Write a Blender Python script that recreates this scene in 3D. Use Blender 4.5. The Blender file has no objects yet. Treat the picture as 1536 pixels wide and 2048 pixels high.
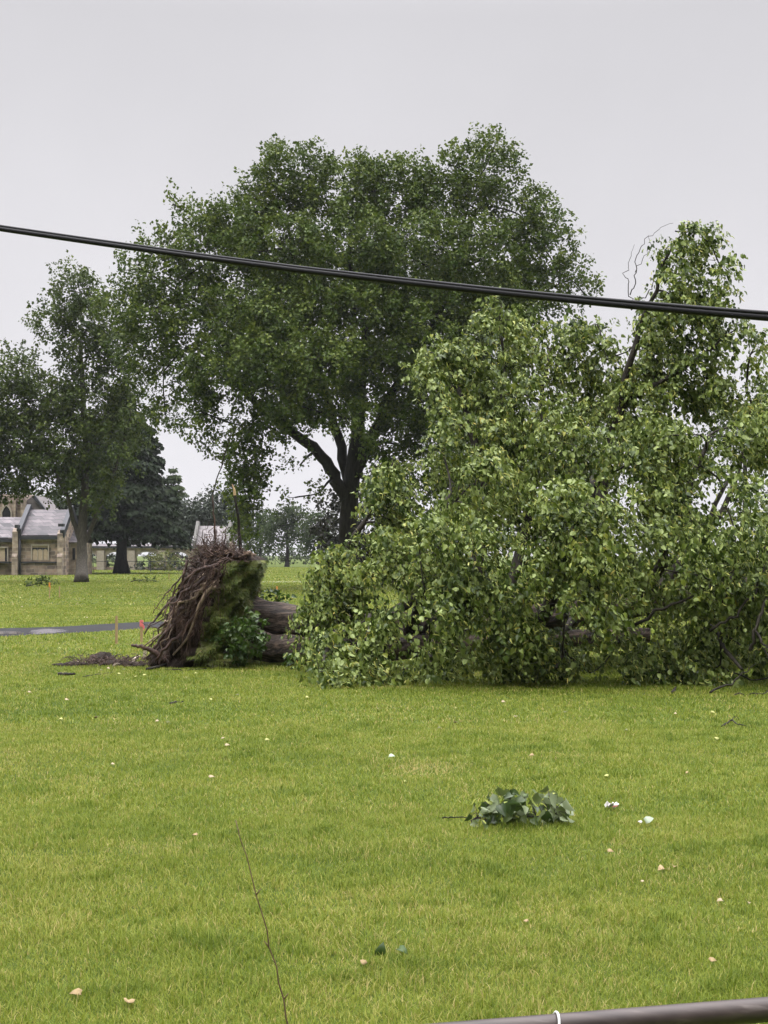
import bpy, math, random
import numpy as np
from mathutils import Vector
R = math.radians
scene = bpy.context.scene
COL = scene.collection
random.seed(7)

# ------------------------------------------------------------------ camera, sky, sun, exposure
F, CX, HY, EYE = 3076.0, 768.0, 1108.0, 2.0      # focal length and horizon row in photo pixels, eye height in metres
cam = bpy.data.cameras.new('camera')
camo = bpy.data.objects.new('camera', cam); COL.objects.link(camo)
camo.location = (0, 0, EYE); camo.rotation_euler = (R(90), 0, 0)
cam.sensor_fit = 'HORIZONTAL'; cam.sensor_width = 36; cam.lens = 36 * F / 1536
cam.shift_y = (HY - 1024) / 1536
cam.clip_start = 0.1; cam.clip_end = 3000
scene.camera = camo

SUN_EL, SUN_ROT = 58, 215
w = bpy.data.worlds.new('World'); scene.world = w; w.use_nodes = True
nt = w.node_tree; nt.nodes.clear()
def N(nt, t, **kw):
    n = nt.nodes.new(t)
    for k, v in kw.items(): setattr(n, k, v)
    return n
sky = N(nt, 'ShaderNodeTexSky', sky_type='NISHITA', sun_disc=False)
sky.sun_elevation = R(SUN_EL); sky.sun_rotation = R(SUN_ROT)
sky.air_density = 2; sky.dust_density = 6
hs = N(nt, 'ShaderNodeHueSaturation'); hs.inputs['Saturation'].default_value = 0.12
nt.links.new(sky.outputs[0], hs.inputs['Color'])
geo = N(nt, 'ShaderNodeTexCoord'); sep = N(nt, 'ShaderNodeSeparateXYZ')
nt.links.new(geo.outputs['Generated'], sep.inputs[0])
ramp = N(nt, 'ShaderNodeValToRGB')
els = ramp.color_ramp.elements
def gs(v, r=1.0, b=1.03): return (v * r, v * 0.985, v * b, 1)
els[0].position = 0.0; els[0].color = gs(.90)
els[1].position = 1.0; els[1].color = gs(8.0)
for p, v in ((.10, .86), (.20, .78), (.33, .68), (.45, .95), (.65, 4.2)):
    e = els.new(p); e.color = gs(v)
nt.links.new(sep.outputs['Z'], ramp.inputs[0])
# soft large cloud structure
cn = N(nt, 'ShaderNodeTexNoise'); cn.inputs['Scale'].default_value = 4.0; cn.inputs['Detail'].default_value = 6
nt.links.new(geo.outputs['Generated'], cn.inputs['Vector'])
mr = N(nt, 'ShaderNodeMapRange'); mr.inputs['To Min'].default_value = 8.9; mr.inputs['To Max'].default_value = 11.1
nt.links.new(cn.outputs['Fac'], mr.inputs['Value'])
vm = N(nt, 'ShaderNodeVectorMath', operation='SCALE')
nt.links.new(ramp.outputs[0], vm.inputs[0]); nt.links.new(mr.outputs[0], vm.inputs['Scale'])
# unseen dimming added to the sky behind the viewer (south) for contrast, none over the part of the sky in view
by = N(nt, 'ShaderNodeMapRange', interpolation_type='SMOOTHSTEP'); by.inputs['From Min'].default_value = -.75; by.inputs['From Max'].default_value = .35
by.inputs['To Min'].default_value = .25; by.inputs['To Max'].default_value = 1
nt.links.new(sep.outputs['Y'], by.inputs['Value'])
vm2 = N(nt, 'ShaderNodeVectorMath', operation='SCALE'); nt.links.new(vm.outputs[0], vm2.inputs[0]); nt.links.new(by.outputs[0], vm2.inputs['Scale']); vm = vm2
mx = N(nt, 'ShaderNodeMix', data_type='RGBA'); mx.inputs['Factor'].default_value = 0.96
nt.links.new(hs.outputs[0], mx.inputs['A']); nt.links.new(vm.outputs[0], mx.inputs['B'])
bg = N(nt, 'ShaderNodeBackground'); bg.inputs['Strength'].default_value = 0.1
nt.links.new(mx.outputs['Result'], bg.inputs['Color'])
wo = N(nt, 'ShaderNodeOutputWorld'); nt.links.new(bg.outputs[0], wo.inputs['Surface'])

sl = bpy.data.lights.new('sun', 'SUN'); sl.energy = 1.5; sl.angle = R(14); sl.color = (1, .97, .92)
so = bpy.data.objects.new('sun', sl); COL.objects.link(so); so.location = (0, -20, 60)
az = R(SUN_ROT); dirv = Vector((math.sin(az) * math.cos(R(SUN_EL)), math.cos(az) * math.cos(R(SUN_EL)), math.sin(R(SUN_EL))))
so.rotation_euler = dirv.to_track_quat('Z', 'Y').to_euler()

scene.view_settings.view_transform = 'Standard'; scene.view_settings.look = 'None'
scene.view_settings.gamma = 1; scene.view_settings.exposure = 0
scene.render.engine = 'CYCLES'
scene.cycles.max_bounces = 6; scene.cycles.diffuse_bounces = 1; scene.cycles.glossy_bounces = 2
scene.cycles.transmission_bounces = 3; scene.cycles.volume_bounces = 0; scene.cycles.use_denoising = True

# ------------------------------------------------------------------ helpers
def P(px, py, d): return Vector(((px - CX) * d / F, d, EYE + (HY - py) * d / F))
def GD(py): return F * EYE / (py - HY)
def G(px, py, z=0.0):
    d = GD(py); v = P(px, py, d); v.z = z; return v
def Pn(px, py, d): return np.array(P(px, py, d))

def tag(o, label=None, cat=None, group=None, kind=None):
    if label: o['label'] = label
    if cat: o['category'] = cat
    if group: o['group'] = group
    if kind: o['kind'] = kind
    return o
def thing(name, label, cat, loc=(0, 0, 0), group=None):
    o = bpy.data.objects.new(name, None); COL.objects.link(o); o.location = loc; o.empty_display_size = .2
    return tag(o, label, cat, group)
def link(name, me, mat=None, parent=None, smooth=False):
    o = bpy.data.objects.new(name, me); COL.objects.link(o)
    if mat is not None: me.materials.append(mat)
    if smooth: me.polygons.foreach_set('use_smooth', np.ones(len(me.polygons), dtype=bool))
    if parent is not None:
        o.parent = parent
        pl = Vector((0, 0, 0)); q = parent
        while q is not None: pl = pl + q.location; q = q.parent
        o.location = -pl
    return o
def np_mesh(name, V, Fc, attrs=None):
    V = np.asarray(V, dtype=np.float32); Fc = np.asarray(Fc, dtype=np.int32)
    me = bpy.data.meshes.new(name)
    me.vertices.add(len(V)); me.vertices.foreach_set('co', V.ravel())
    k = Fc.shape[1]
    me.loops.add(Fc.size); me.loops.foreach_set('vertex_index', Fc.ravel())
    me.polygons.add(len(Fc)); me.polygons.foreach_set('loop_start', np.arange(0, Fc.size, k, dtype=np.int32))
    for nm, a in (attrs or {}).items():
        at = me.attributes.new(nm, 'FLOAT', 'POINT'); at.data.foreach_set('value', np.asarray(a, dtype=np.float32))
    me.update(calc_edges=True); me.validate()
    return me
class MB:
    """collects boxes, prisms and tubes into one mesh"""
    def __init__(s): s.v = []; s.f = []
    def add(s, vs, fs):
        o = len(s.v); s.v += [tuple(x) for x in vs]; s.f += [tuple(i + o for i in f) for f in fs]; return s
    def box(s, a, b):
        x0, y0, z0 = a; x1, y1, z1 = b
        return s.add([(x0,y0,z0),(x1,y0,z0),(x1,y1,z0),(x0,y1,z0),(x0,y0,z1),(x1,y0,z1),(x1,y1,z1),(x0,y1,z1)],
              [(0,3,2,1),(4,5,6,7),(0,1,5,4),(1,2,6,5),(2,3,7,6),(3,0,4,7)])
    def prism(s, poly, d0, d1, axis='y'):
        """polygon of (a,b) extruded along axis; axis y: (x,z), axis x: (y,z), axis z: (x,y)"""
        n = len(poly)
        def pt(a, b, t): return (a, t, b) if axis == 'y' else ((t, a, b) if axis == 'x' else (a, b, t))
        vs = [pt(a, b, d0) for a, b in poly] + [pt(a, b, d1) for a, b in poly]
        return s.add(vs, [tuple(range(n)), tuple(range(2*n-1, n-1, -1))] + [(i, i+n, (i+1) % n + n, (i+1) % n) for i in range(n)])
    def tube(s, pts, rads, k=6, cap=True, squash=None):
        pts = [np.array(p, dtype=float) for p in pts]; n = len(pts)
        ref = None; o = len(s.v)
        for i in range(n):
            t = pts[min(i+1, n-1)] - pts[max(i-1, 0)]; t /= (np.linalg.norm(t) + 1e-9)
            if ref is None: ref = np.array((0, 0, 1.)) if abs(t[2]) < .9 else np.array((1., 0, 0))
            u = ref - t * ref.dot(t); u /= (np.linalg.norm(u) + 1e-9); ref = u
            v = np.cross(t, u); r = rads[i] if hasattr(rads, '__len__') else rads
            for j in range(k):
                a = 2 * math.pi * j / k
                s.v.append(tuple(pts[i] + r * (math.cos(a) * u + math.sin(a) * v)))
        for i in range(n-1):
            for j in range(k):
                a, b = o + i*k + j, o + i*k + (j+1) % k
                s.f.append((a, b, b + k, a + k))
        if cap:
            s.f.append(tuple(o + j for j in range(k-1, -1, -1))); s.f.append(tuple(o + (n-1)*k + j for j in range(k)))
        return s
    def build(s, name, mat, parent=None, smooth=False):
        me = bpy.data.meshes.new(name); me.from_pydata(s.v, [], s.f); me.update()
        return link(name, me, mat, parent, smooth)
def wob(pts, n, amp, rng):
    """resample a polyline to n points and wobble it"""
    pts = np.array([np.array(p, dtype=float) for p in pts])
    seg = np.linalg.norm(np.diff(pts, axis=0), axis=1); c = np.concatenate([[0], np.cumsum(seg)])
    t = np.linspace(0, c[-1], n)
    out = np.stack([np.interp(t, c, pts[:, k]) for k in range(3)], 1)
    # one smoothing pass so the bends are rounded
    for _ in range(2): out[1:-1] = .25 * out[:-2] + .5 * out[1:-1] + .25 * out[2:]
    j = rng.normal(0, amp, out.shape); j[0] = 0
    return out + j
def vnoise(x, y, cell, seed):
    """smooth value noise on a plane, numpy"""
    g = np.random.default_rng(seed).random((128, 128))
    u, v = x / cell, y / cell; i, j = np.floor(u).astype(int), np.floor(v).astype(int)
    a, b = u - i, v - j; a = a*a*(3-2*a); b = b*b*(3-2*b)
    q = lambda i, j: g[i % 128, j % 128]
    return (q(i,j)*(1-a) + q(i+1,j)*a)*(1-b) + (q(i,j+1)*(1-a) + q(i+1,j+1)*a)*b
def unit(a): return a / (np.linalg.norm(a, axis=-1, keepdims=True) + 1e-9)

# ------------------------------------------------------------------ materials
def newmat(name):
    m = bpy.data.materials.new(name); m.use_nodes = True; t = m.node_tree; t.nodes.clear()
    out = N(t, 'ShaderNodeOutputMaterial'); b = N(t, 'ShaderNodeBsdfPrincipled')
    t.links.new(b.outputs[0], out.inputs['Surface'])
    return m, t, b, out
def rampnode(t, src, stops):
    r = N(t, 'ShaderNodeValToRGB'); e = r.color_ramp.elements
    while len(e) > 2: e.remove(e[-1])
    e[0].position, e[0].color = stops[0][0], (*stops[0][1], 1)
    e[1].position, e[1].color = stops[-1][0], (*stops[-1][1], 1)
    for p, c in stops[1:-1]:
        q = e.new(p); q.color = (*c, 1)
    t.links.new(src, r.inputs[0]); return r.outputs[0]
def leafmat(name, stops, under=None, transl=.3, rough=.5, spec=.4, umix=1.0):
    m, t, b, out = newmat(name)
    at = N(t, 'ShaderNodeAttribute', attribute_name='tint')
    c = rampnode(t, at.outputs['Fac'], stops)
    if under:
        g = N(t, 'ShaderNodeNewGeometry'); x = N(t, 'ShaderNodeMix', data_type='RGBA')
        if umix < 1:
            k = N(t, 'ShaderNodeMath', operation='MULTIPLY'); k.inputs[1].default_value = umix
            t.links.new(g.outputs['Backfacing'], k.inputs[0]); t.links.new(k.outputs[0], x.inputs['Factor'])
        else: t.links.new(g.outputs['Backfacing'], x.inputs['Factor'])
        t.links.new(c, x.inputs['A']); x.inputs['B'].default_value = (*under, 1); c = x.outputs['Result']
    t.links.new(c, b.inputs['Base Color']); b.inputs['Roughness'].default_value = rough
    b.inputs['Specular IOR Level'].default_value = spec
    tr = N(t, 'ShaderNodeBsdfTranslucent'); t.links.new(c, tr.inputs['Color'])
    s = N(t, 'ShaderNodeMixShader'); s.inputs[0].default_value = transl
    t.links.new(b.outputs[0], s.inputs[1]); t.links.new(tr.outputs[0], s.inputs[2]); t.links.new(s.outputs[0], out.inputs['Surface'])
    return m
def noisemat(name, stops, scale=5, detail=6, stretch=(1, 1, 1), rough=.8, bump=.0, spec=.3, bscale=None):
    m, t, b, out = newmat(name)
    tc = N(t, 'ShaderNodeTexCoord'); mp = N(t, 'ShaderNodeMapping'); mp.inputs['Scale'].default_value = stretch
    t.links.new(tc.outputs['Object'], mp.inputs['Vector'])
    n = N(t, 'ShaderNodeTexNoise'); n.inputs['Scale'].default_value = scale; n.inputs['Detail'].default_value = detail
    n.inputs['Roughness'].default_value = .65
    t.links.new(mp.outputs[0], n.inputs['Vector'])
    t.links.new(rampnode(t, n.outputs['Fac'], stops), b.inputs['Base Color'])
    b.inputs['Roughness'].default_value = rough; b.inputs['Specular IOR Level'].default_value = spec
    if bump:
        n2 = n
        if bscale:
            n2 = N(t, 'ShaderNodeTexNoise'); n2.inputs['Scale'].default_value = bscale; n2.inputs['Detail'].default_value = 5
            t.links.new(mp.outputs[0], n2.inputs['Vector'])
        bp = N(t, 'ShaderNodeBump'); bp.inputs['Strength'].default_value = bump; bp.inputs['Distance'].default_value = .05
        t.links.new(n2.outputs['Fac'], bp.inputs['Height']); t.links.new(bp.outputs[0], b.inputs['Normal'])
    return m
def brickmat(name, c1, c2, mortar, bw, bh, stops=None, rough=.85, msize=.03, bias=0.0):
    m, t, b, out = newmat(name)
    tc = N(t, 'ShaderNodeTexCoord'); sp = N(t, 'ShaderNodeSeparateXYZ'); t.links.new(tc.outputs['Object'], sp.inputs[0])
    ad = N(t, 'ShaderNodeMath', operation='ADD'); t.links.new(sp.outputs['X'], ad.inputs[0]); t.links.new(sp.outputs['Y'], ad.inputs[1])
    # uneven courses: nudge the lookup with noise
    nz = N(t, 'ShaderNodeTexNoise'); nz.inputs['Scale'].default_value = 1.3; t.links.new(tc.outputs['Object'], nz.inputs['Vector'])
    a2 = N(t, 'ShaderNodeMath', operation='MULTIPLY_ADD'); a2.inputs[1].default_value = .22
    t.links.new(nz.outputs['Fac'], a2.inputs[0]); t.links.new(sp.outputs['Z'], a2.inputs[2])
    cb = N(t, 'ShaderNodeCombineXYZ'); t.links.new(ad.outputs[0], cb.inputs[0]); t.links.new(a2.outputs[0], cb.inputs[1])
    br = N(t, 'ShaderNodeTexBrick'); t.links.new(cb.outputs[0], br.inputs['Vector'])
    br.inputs['Scale'].default_value = 1; br.inputs['Brick Width'].default_value = bw; br.inputs['Row Height'].default_value = bh
    br.inputs['Mortar Size'].default_value = msize; br.inputs['Bias'].default_value = bias
    br.inputs['Color1'].default_value = (*c1, 1); br.inputs['Color2'].default_value = (*c2, 1); br.inputs['Mortar'].default_value = (*mortar, 1)
    n = N(t, 'ShaderNodeTexNoise'); n.inputs['Scale'].default_value = 1.7; n.inputs['Detail'].default_value = 8
    t.links.new(tc.outputs['Object'], n.inputs['Vector'])
    c = rampnode(t, n.outputs['Fac'], stops or [(.3, (.6, .58, .56)), (.7, (1.25, 1.2, 1.1))])
    x = N(t, 'ShaderNodeMix', data_type='RGBA', blend_type='MULTIPLY'); x.inputs['Factor'].default_value = 1
    t.links.new(br.outputs['Color'], x.inputs['A']); t.links.new(c, x.inputs['B'])
    t.links.new(x.outputs['Result'], b.inputs['Base Color']); b.inputs['Roughness'].default_value = rough
    return m
def plain(name, c, rough=.6, metal=0, var=.25, scale=20):
    return noisemat(name, [(.25, tuple(v*(1-var) for v in c)), (.75, tuple(v*(1+var) for v in c))], scale=scale, rough=rough)

M_bark = noisemat('bark_grey', [(.3, (.035, .03, .024)), (.55, (.085, .075, .06)), (.75, (.15, .135, .11))], 6, 8, (2.2, 2.2, .5), .9, .8)
M_bark_dark = noisemat('bark_dark', [(.3, (.008, .007, .005)), (.7, (.038, .032, .024))], 5, 8, (2, 2, .4), .9, .8)
M_twig = noisemat('twig_bark', [(.3, (.010, .008, .006)), (.7, (.050, .042, .032))], 14, 4, (1, 1, 1), .8, .3)
M_log = None

# ------------------------------------------------------------------ ground
def lawnmat():
    m, t, b, out = newmat('lawn')
    tc = N(t, 'ShaderNodeTexCoord')
    def noise(sc, det=6, r=.6):
        n = N(t, 'ShaderNodeTexNoise'); n.inputs['Scale'].default_value = sc; n.inputs['Detail'].default_value = det; n.inputs['Roughness'].default_value = r
        t.links.new(tc.outputs['Object'], n.inputs['Vector']); return n
    big = rampnode(t, noise(.16, 5).outputs['Fac'], [(.3, (.058, .090, .012)), (.5, (.076, .108, .016)), (.72, (.108, .124, .024))])
    fine = rampnode(t, noise(9, 10, .75).outputs['Fac'], [(.3, (.62, .66, .6)), (.7, (1.3, 1.25, 1.2))])
    mp = N(t, 'ShaderNodeMapping'); mp.inputs['Scale'].default_value = (.35, 1.6, 1); t.links.new(tc.outputs['Object'], mp.inputs['Vector'])
    n3 = N(t, 'ShaderNodeTexNoise'); n3.inputs['Scale'].default_value = .35; n3.inputs['Detail'].default_value = 6; t.links.new(mp.outputs[0], n3.inputs['Vector'])
    mid = rampnode(t, n3.outputs['Fac'], [(.35, (.75, .8, .8)), (.65, (1.2, 1.15, 1.05))])
    x = N(t, 'ShaderNodeMix', data_type='RGBA', blend_type='MULTIPLY'); x.inputs['Factor'].default_value = 1
    t.links.new(big, x.inputs['A']); t.links.new(fine, x.inputs['B'])
    y = N(t, 'ShaderNodeMix', data_type='RGBA', blend_type='MULTIPLY'); y.inputs['Factor'].default_value = 1
    t.links.new(x.outputs['Result'], y.inputs['A']); t.links.new(mid, y.inputs['B'])
    t.links.new(y.outputs['Result'], b.inputs['Base Color']); b.inputs['Roughness'].default_value = .9; b.inputs['Specular IOR Level'].default_value = .15
    bp = N(t, 'ShaderNodeBump'); bp.inputs['Strength'].default_value = .6; bp.inputs['Distance'].default_value = .04
    t.links.new(noise(14, 8, .7).outputs['Fac'], bp.inputs['Height']); t.links.new(bp.outputs[0], b.inputs['Normal'])
    return m
M_lawn = lawnmat()
gm = MB(); gm.add([(-900, -20, 0), (900, -20, 0), (900, 1500, 0), (-900, 1500, 0)], [(0, 1, 2, 3)])
tag(gm.build('lawn', M_lawn), kind='structure')

def strip(near, far, z):
    a = [G(x, y, z) for x, y in near]; b = [G(x, y, z) for x, y in far]; n = len(a)
    return MB().add(a + b, [(i, i+1, n+i+1, n+i) for i in range(n-1)])
M_asph = noisemat('wet_asphalt', [(.3, (.012, .012, .013)), (.7, (.035, .035, .037))], 3, 8, (.5, 2, 1), .7, .15, .1, 60)
NEAR = [(-260,1284),(-100,1278),(0,1273.5),(60,1271),(120,1268.5),(200,1263.5),(270,1259),(345,1255.5),(420,1252),(520,1248),(640,1243),(800,1238),(1000,1233)]
FAR = [(-260,1262),(-100,1259.5),(0,1257),(60,1255.8),(120,1254),(200,1249),(270,1245),(345,1242.5),(420,1240),(520,1236),(640,1232),(800,1227),(1000,1223)]
tag(strip(NEAR, FAR, .006).build('asphalt_path', M_asph), kind='structure')
m, t, b, o_ = newmat('puddle_water'); b.inputs['Base Color'].default_value = (.03, .03, .03, 1); b.inputs['Roughness'].default_value = .05; b.inputs['Specular IOR Level'].default_value = .8; M_water = m
pud = []
for k in range(28):
    a = 2*math.pi*k/28; r = 1 + .12*math.sin(3*a+1) + .07*math.sin(7*a)
    pud.append(G(94 + 39*r*math.cos(a), 1263.6 + 4.6*r*math.sin(a) - 1.6*math.cos(a), .012))
tag(MB().add(pud, [tuple(range(28))]).build('puddle_water', M_water), kind='structure')
tag(MB().add([G(14 + 34*math.cos(2*math.pi*k/20)*(1+.15*math.sin(k*1.9)), 1266.5 + 3.2*math.sin(2*math.pi*k/20), .012) for k in range(20)], [tuple(range(20))]).build('puddle_water', M_water), kind='structure')
M_conc = noisemat('pale_concrete', [(.3, (.30, .29, .26)), (.7, (.42, .41, .37))], 2, 5, rough=.7)
tag(strip([(440,1165),(800,1164),(1200,1163.4)], [(440,1162.4),(800,1161.8),(1200,1161.3)], .006).build('concrete_path', M_conc), kind='structure')

# ------------------------------------------------------------------ grass: modelled blades over the part of the lawn one can see
rg = np.random.default_rng(11)
def in_path(x, y):
    px = CX + x * F / y; py = HY + F * EYE / y
    n = np.interp(px, [p[0] for p in NEAR], [p[1] for p in NEAR]); f = np.interp(px, [p[0] for p in FAR], [p[1] for p in FAR])
    return (py < n + .4) & (py > f - .3) & (px < 1000)
def blades(y0, y1, dens, ln, wd, margin=1.12):
    hw = lambda y: (.25 * y * margin + 2.0)
    area = (hw(y0) + hw(y1)) * (y1 - y0); n = int(area * dens)
    y = y0 + (y1 - y0) * rg.random(int(n * 1.5)); keep = rg.random(len(y)) < hw(y) / hw(y1); y = y[keep][:n]; n = len(y)
    x = (rg.random(n) * 2 - 1) * hw(y)
    ok = ~in_path(x, y); x, y = x[ok], y[ok]; n = len(x)
    big = vnoise(x, y, 1.1, 3) * .5 + vnoise(x, y, .33, 4) * .45 + vnoise(x, y, 4, 5) * .35 + (vnoise(x, y, .12, 14) - .5) * .3
    tuft = vnoise(x + 50, y, .3, 6)
    L = ln * (.55 + .6 * rg.random(n)) * (.65 + .7 * tuft); W = wd * (.7 + .6 * rg.random(n))
    a = rg.random(n) * 2 * np.pi + 2.0 * vnoise(x, y, .5, 8); lean = .25 + .95 * rg.random(n)
    tint = np.clip((big - .65) * .42 + .46 + rg.normal(0, .17, n), 0, 1)
    dead = rg.random(n) < .03 + .07 * (vnoise(x, y, .8, 15) > .68); tint[dead] = .97
    tall = vnoise(x + 9, y + 4, .22, 17) > .80; L = np.where(tall, L * 1.4, L); tint = np.where(tall, tint - .14, tint)
    pc = G(845, 1541); th = np.exp(-((x - pc.x) / .28) ** 2 - ((y - pc.y) / .45) ** 2); tint = np.where(rg.random(n) < .55 * th, .95 + .05 * rg.random(n), tint); L = L * (1 - .35 * th)
    pc = G(120, 1428); th = np.exp(-((x - pc.x) / 1.6) ** 2 - ((y - pc.y) / .4) ** 2); tint = tint - .22 * th
    dx, dy = np.cos(a), np.sin(a); sx, sy = -dy, dx
    z0 = np.zeros(n)
    def pt(f, h, wv, s):
        return np.stack([x + dx * L * lean * f + sx * W * wv * s, y + dy * L * lean * f + sy * W * wv * s, z0 + L * h * (1.05 - .45 * lean)], 1)
    V = np.stack([pt(0, -.02, .5, -1), pt(0, -.02, .5, 1), pt(.35, .6, .42, 1), pt(.35, .6, .42, -1), pt(1, .95, 0, 0)], 1).reshape(-1, 3)
    b = np.arange(n)[:, None] * 5
    T = np.concatenate([b + np.array([[0, 1, 2]]), b + np.array([[0, 2, 3]]), b + np.array([[3, 2, 4]])])
    return V, T, np.repeat(np.clip(tint, 0, 1), 5)
M_grass = leafmat('grass_blade', [(0, (.090, .140, .014)), (.30, (.158, .216, .022)), (.55, (.232, .275, .035)), (.78, (.345, .335, .078)), (1, (.48, .39, .16))], transl=.35, rough=.5, spec=.15)
sets = [blades(4.6, 8, 8500, .055, .0036), blades(8, 12, 5600, .052, .0044), blades(12, 18, 2900, .052, .0062), blades(18, 30, 1200, .052, .010), blades(30, 60, 290, .066, .019), blades(60, 115, 60, .07, .036), blades(115, 230, 14, .08, .075)]
off = 0; VV, TT, AA = [], [], []
for V, T, A in sets: VV.append(V); TT.append(T + off); AA.append(A); off += len(V)
tag(link('grass', np_mesh('grass', np.concatenate(VV), np.concatenate(TT), {'tint': np.concatenate(AA)}), M_grass), kind='stuff',
    label='short mown yellow-green grass covering the whole lawn')

# ------------------------------------------------------------------ leaves and branches
HEART = (np.array([(0,.04,0),(-.30,-.03,.12),(-.40,.34,.20),(-.23,.74,.06),(0,1.04,-.20),(.23,.74,.06),(.40,.34,.20),(.30,-.03,.12),(0,.40,-.02)]),
         np.array([(0,8,2,1),(8,4,3,2),(0,7,6,8),(8,6,5,4)]))
RHOMB = (np.array([(0,0,0),(-.38,.45,.12),(0,1,-.1),(.38,.45,.12)]), np.array([(0,2,1),(0,3,2)]))
STRAP = (np.array([(-.06,0,0),(.06,0,0),(-.11,.5,.08),(.11,.5,.08),(-.04,1,-.12),(.04,1,-.12)]), np.array([(0,1,3,2),(2,3,5,4)]))
NEEDLE = (np.array([(-.10,0,0),(.10,0,0),(0,1,-.06)]), np.array([(0,1,2)]))
def leaves(name, tpl, pos, tip, nrm, size, tint, mat, parent):
    """one mesh of leaves: pos, tip direction, face normal, length"""
    T, Fq = tpl; tip = unit(tip); nrm = unit(nrm - tip * (nrm * tip).sum(1, keepdims=True)); side = np.cross(tip, nrm)
    V = pos[:, None] + size[:, None, None] * (T[None, :, 0:1] * side[:, None] + T[None, :, 1:2] * tip[:, None] + T[None, :, 2:3] * nrm[:, None])
    n, k = len(pos), len(T)
    Fc = (Fq[None] + (np.arange(n) * k)[:, None, None]).reshape(-1, Fq.shape[1])
    return link(name, np_mesh(name, V.reshape(-1, 3), Fc, {'tint': np.repeat(np.clip(tint, 0, 1), k)}), mat, parent)
def grow(mb, skel, targets, rng, rmax=.12, tipr=.006, kpipe=.010, sides=5, order=True, bend=.16, npt=6, out_nodes=None):
    """joins every target to the nearest point of the growing skeleton by a curved tapering branch"""
    nodes = [np.asarray(p) for p in skel['p']]; rad = list(skel['r']); dirs = [np.asarray(x) for x in skel['d']]
    NP = np.zeros((len(nodes) + len(targets) * npt, 3)); NP[:len(nodes)] = nodes; cnt = len(nodes)
    if order:
        dd = np.array([np.min(np.linalg.norm(NP[:cnt] - tg, axis=1)) for tg in targets]); idx = np.argsort(dd)
    else: idx = range(len(targets))
    for i in idx:
        tg = targets[i]; dv = np.linalg.norm(NP[:cnt] - tg, axis=1)
        dv = dv + .35 * np.maximum(0, NP[:cnt, 2] - tg[2])
        j = int(np.argmin(dv)); a = NP[j]; L = np.linalg.norm(tg - a)
        if L < .03: continue
        r0 = min(rad[j] * .72, rmax, tipr + kpipe * L * 1.6)
        mid = a + .33 * L * unit(dirs[j] * .8 + (tg - a) / L) ; mid2 = a + (tg - a) * .68 + rng.normal(0, bend * L * .45, 3); mid2[2] += .05 * L
        tt = np.linspace(0, 1, npt)[:, None]
        pts = (1-tt)**3 * a + 3*(1-tt)**2*tt * mid + 3*(1-tt)*tt**2 * mid2 + tt**3 * tg
        rr = r0 + (tipr - r0) * np.linspace(0, 1, npt) ** .8
        mb.tube(pts, rr, sides, cap=False)
        for q in range(1, npt):
            NP[cnt] = pts[q]; cnt += 1; rad.append(rr[q]); dirs.append(unit(pts[q] - pts[q-1]))
    return {'p': list(NP[:cnt]), 'r': rad, 'd': dirs}
def skeleton(lines):
    sk = {'p': [], 'r': [], 'd': []}
    for pts, rr in lines:
        for i in range(len(pts)):
            sk['p'].append(pts[i]); sk['r'].append(rr[i]); sk['d'].append(unit(pts[min(i+1, len(pts)-1)] - pts[max(i-1, 0)]))
    return sk
def merge(a, b): return {k: a[k] + b[k] for k in a}
def lobes3(lst, d, fd=.85, trim=0):
    """(px, py, rx, ry[, depth offset m, fill]) in photo pixels at distance d -> centres and radii in metres"""
    out = []
    for l in lst:
        px, py, rx, ry = l[:4]; rx = max(rx - trim, rx * .4); ry = max(ry - trim, ry * .4); dd = d + (l[4] if len(l) > 4 else 0); f = l[5] if len(l) > 5 else 1
        c = Pn(px, py, dd); s = dd / F; out.append((c, np.array((rx*s, max(rx, ry)*s*fd, ry*s)), f))
    return out
def shell(lobes, dens, rng, inner=.45, zmin=.1):
    pts, outs = [], []
    for c, rv, f in lobes:
        area = (rv[0]*rv[2] + rv[0]*rv[1] + rv[1]*rv[2]) * 4.2 / 3
        n = max(3, int(area * dens * f)); u = unit(rng.normal(0, 1, (n, 3)))
        r = inner + (1.05 - inner) * rng.random(n) ** .6
        bump = 1 + .22 * np.sin(u[:, 0] * 5 + c[0]) * np.sin(u[:, 2] * 6 + c[2]) 
        p = c + u * rv * (r * bump)[:, None]; k = p[:, 2] > zmin
        pts.append(p[k]); outs.append(u[k])
    return np.concatenate(pts), np.concatenate(outs)
def sprig_leaves(base, outd, rng, per, length, spread, size, droop=.2, up=.5, tintc=None, tvar=.16):
    """per leaves strung along a short shoot from each base; returns arrays for leaves()"""
    n = len(base); ax = unit(outd * .7 + rng.normal(0, .45, (n, 3)) + np.array((0, 0, up)))
    s = rng.random((n, per)); Ln = length * (.6 + .8 * rng.random((n, 1)))
    p = base[:, None] + ax[:, None] * (s * Ln)[..., None] + rng.normal(0, spread, (n, per, 3)) * (1.1 - .6 * s)[..., None]
    p[..., 2] -= droop * (s * Ln) ** 2
    tip = unit(ax[:, None] * .5 + rng.normal(0, .6, (n, per, 3)) + np.array((0, 0, -.35)))
    nr = unit(rng.normal(0, .7, (n, per, 3)) + np.array((0, -.15, .75)) + .3 * outd[:, None])
    sz = size * (.65 + .7 * rng.random((n, per)))
    tc = (rng.random(n) if tintc is None else tintc)
    ti = .18 + .55 * tc[:, None] + rng.normal(0, tvar, (n, per))
    f = lambda a: a.reshape(-1, *a.shape[2:])
    return f(p), f(tip), f(nr), f(sz), f(ti)

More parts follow.
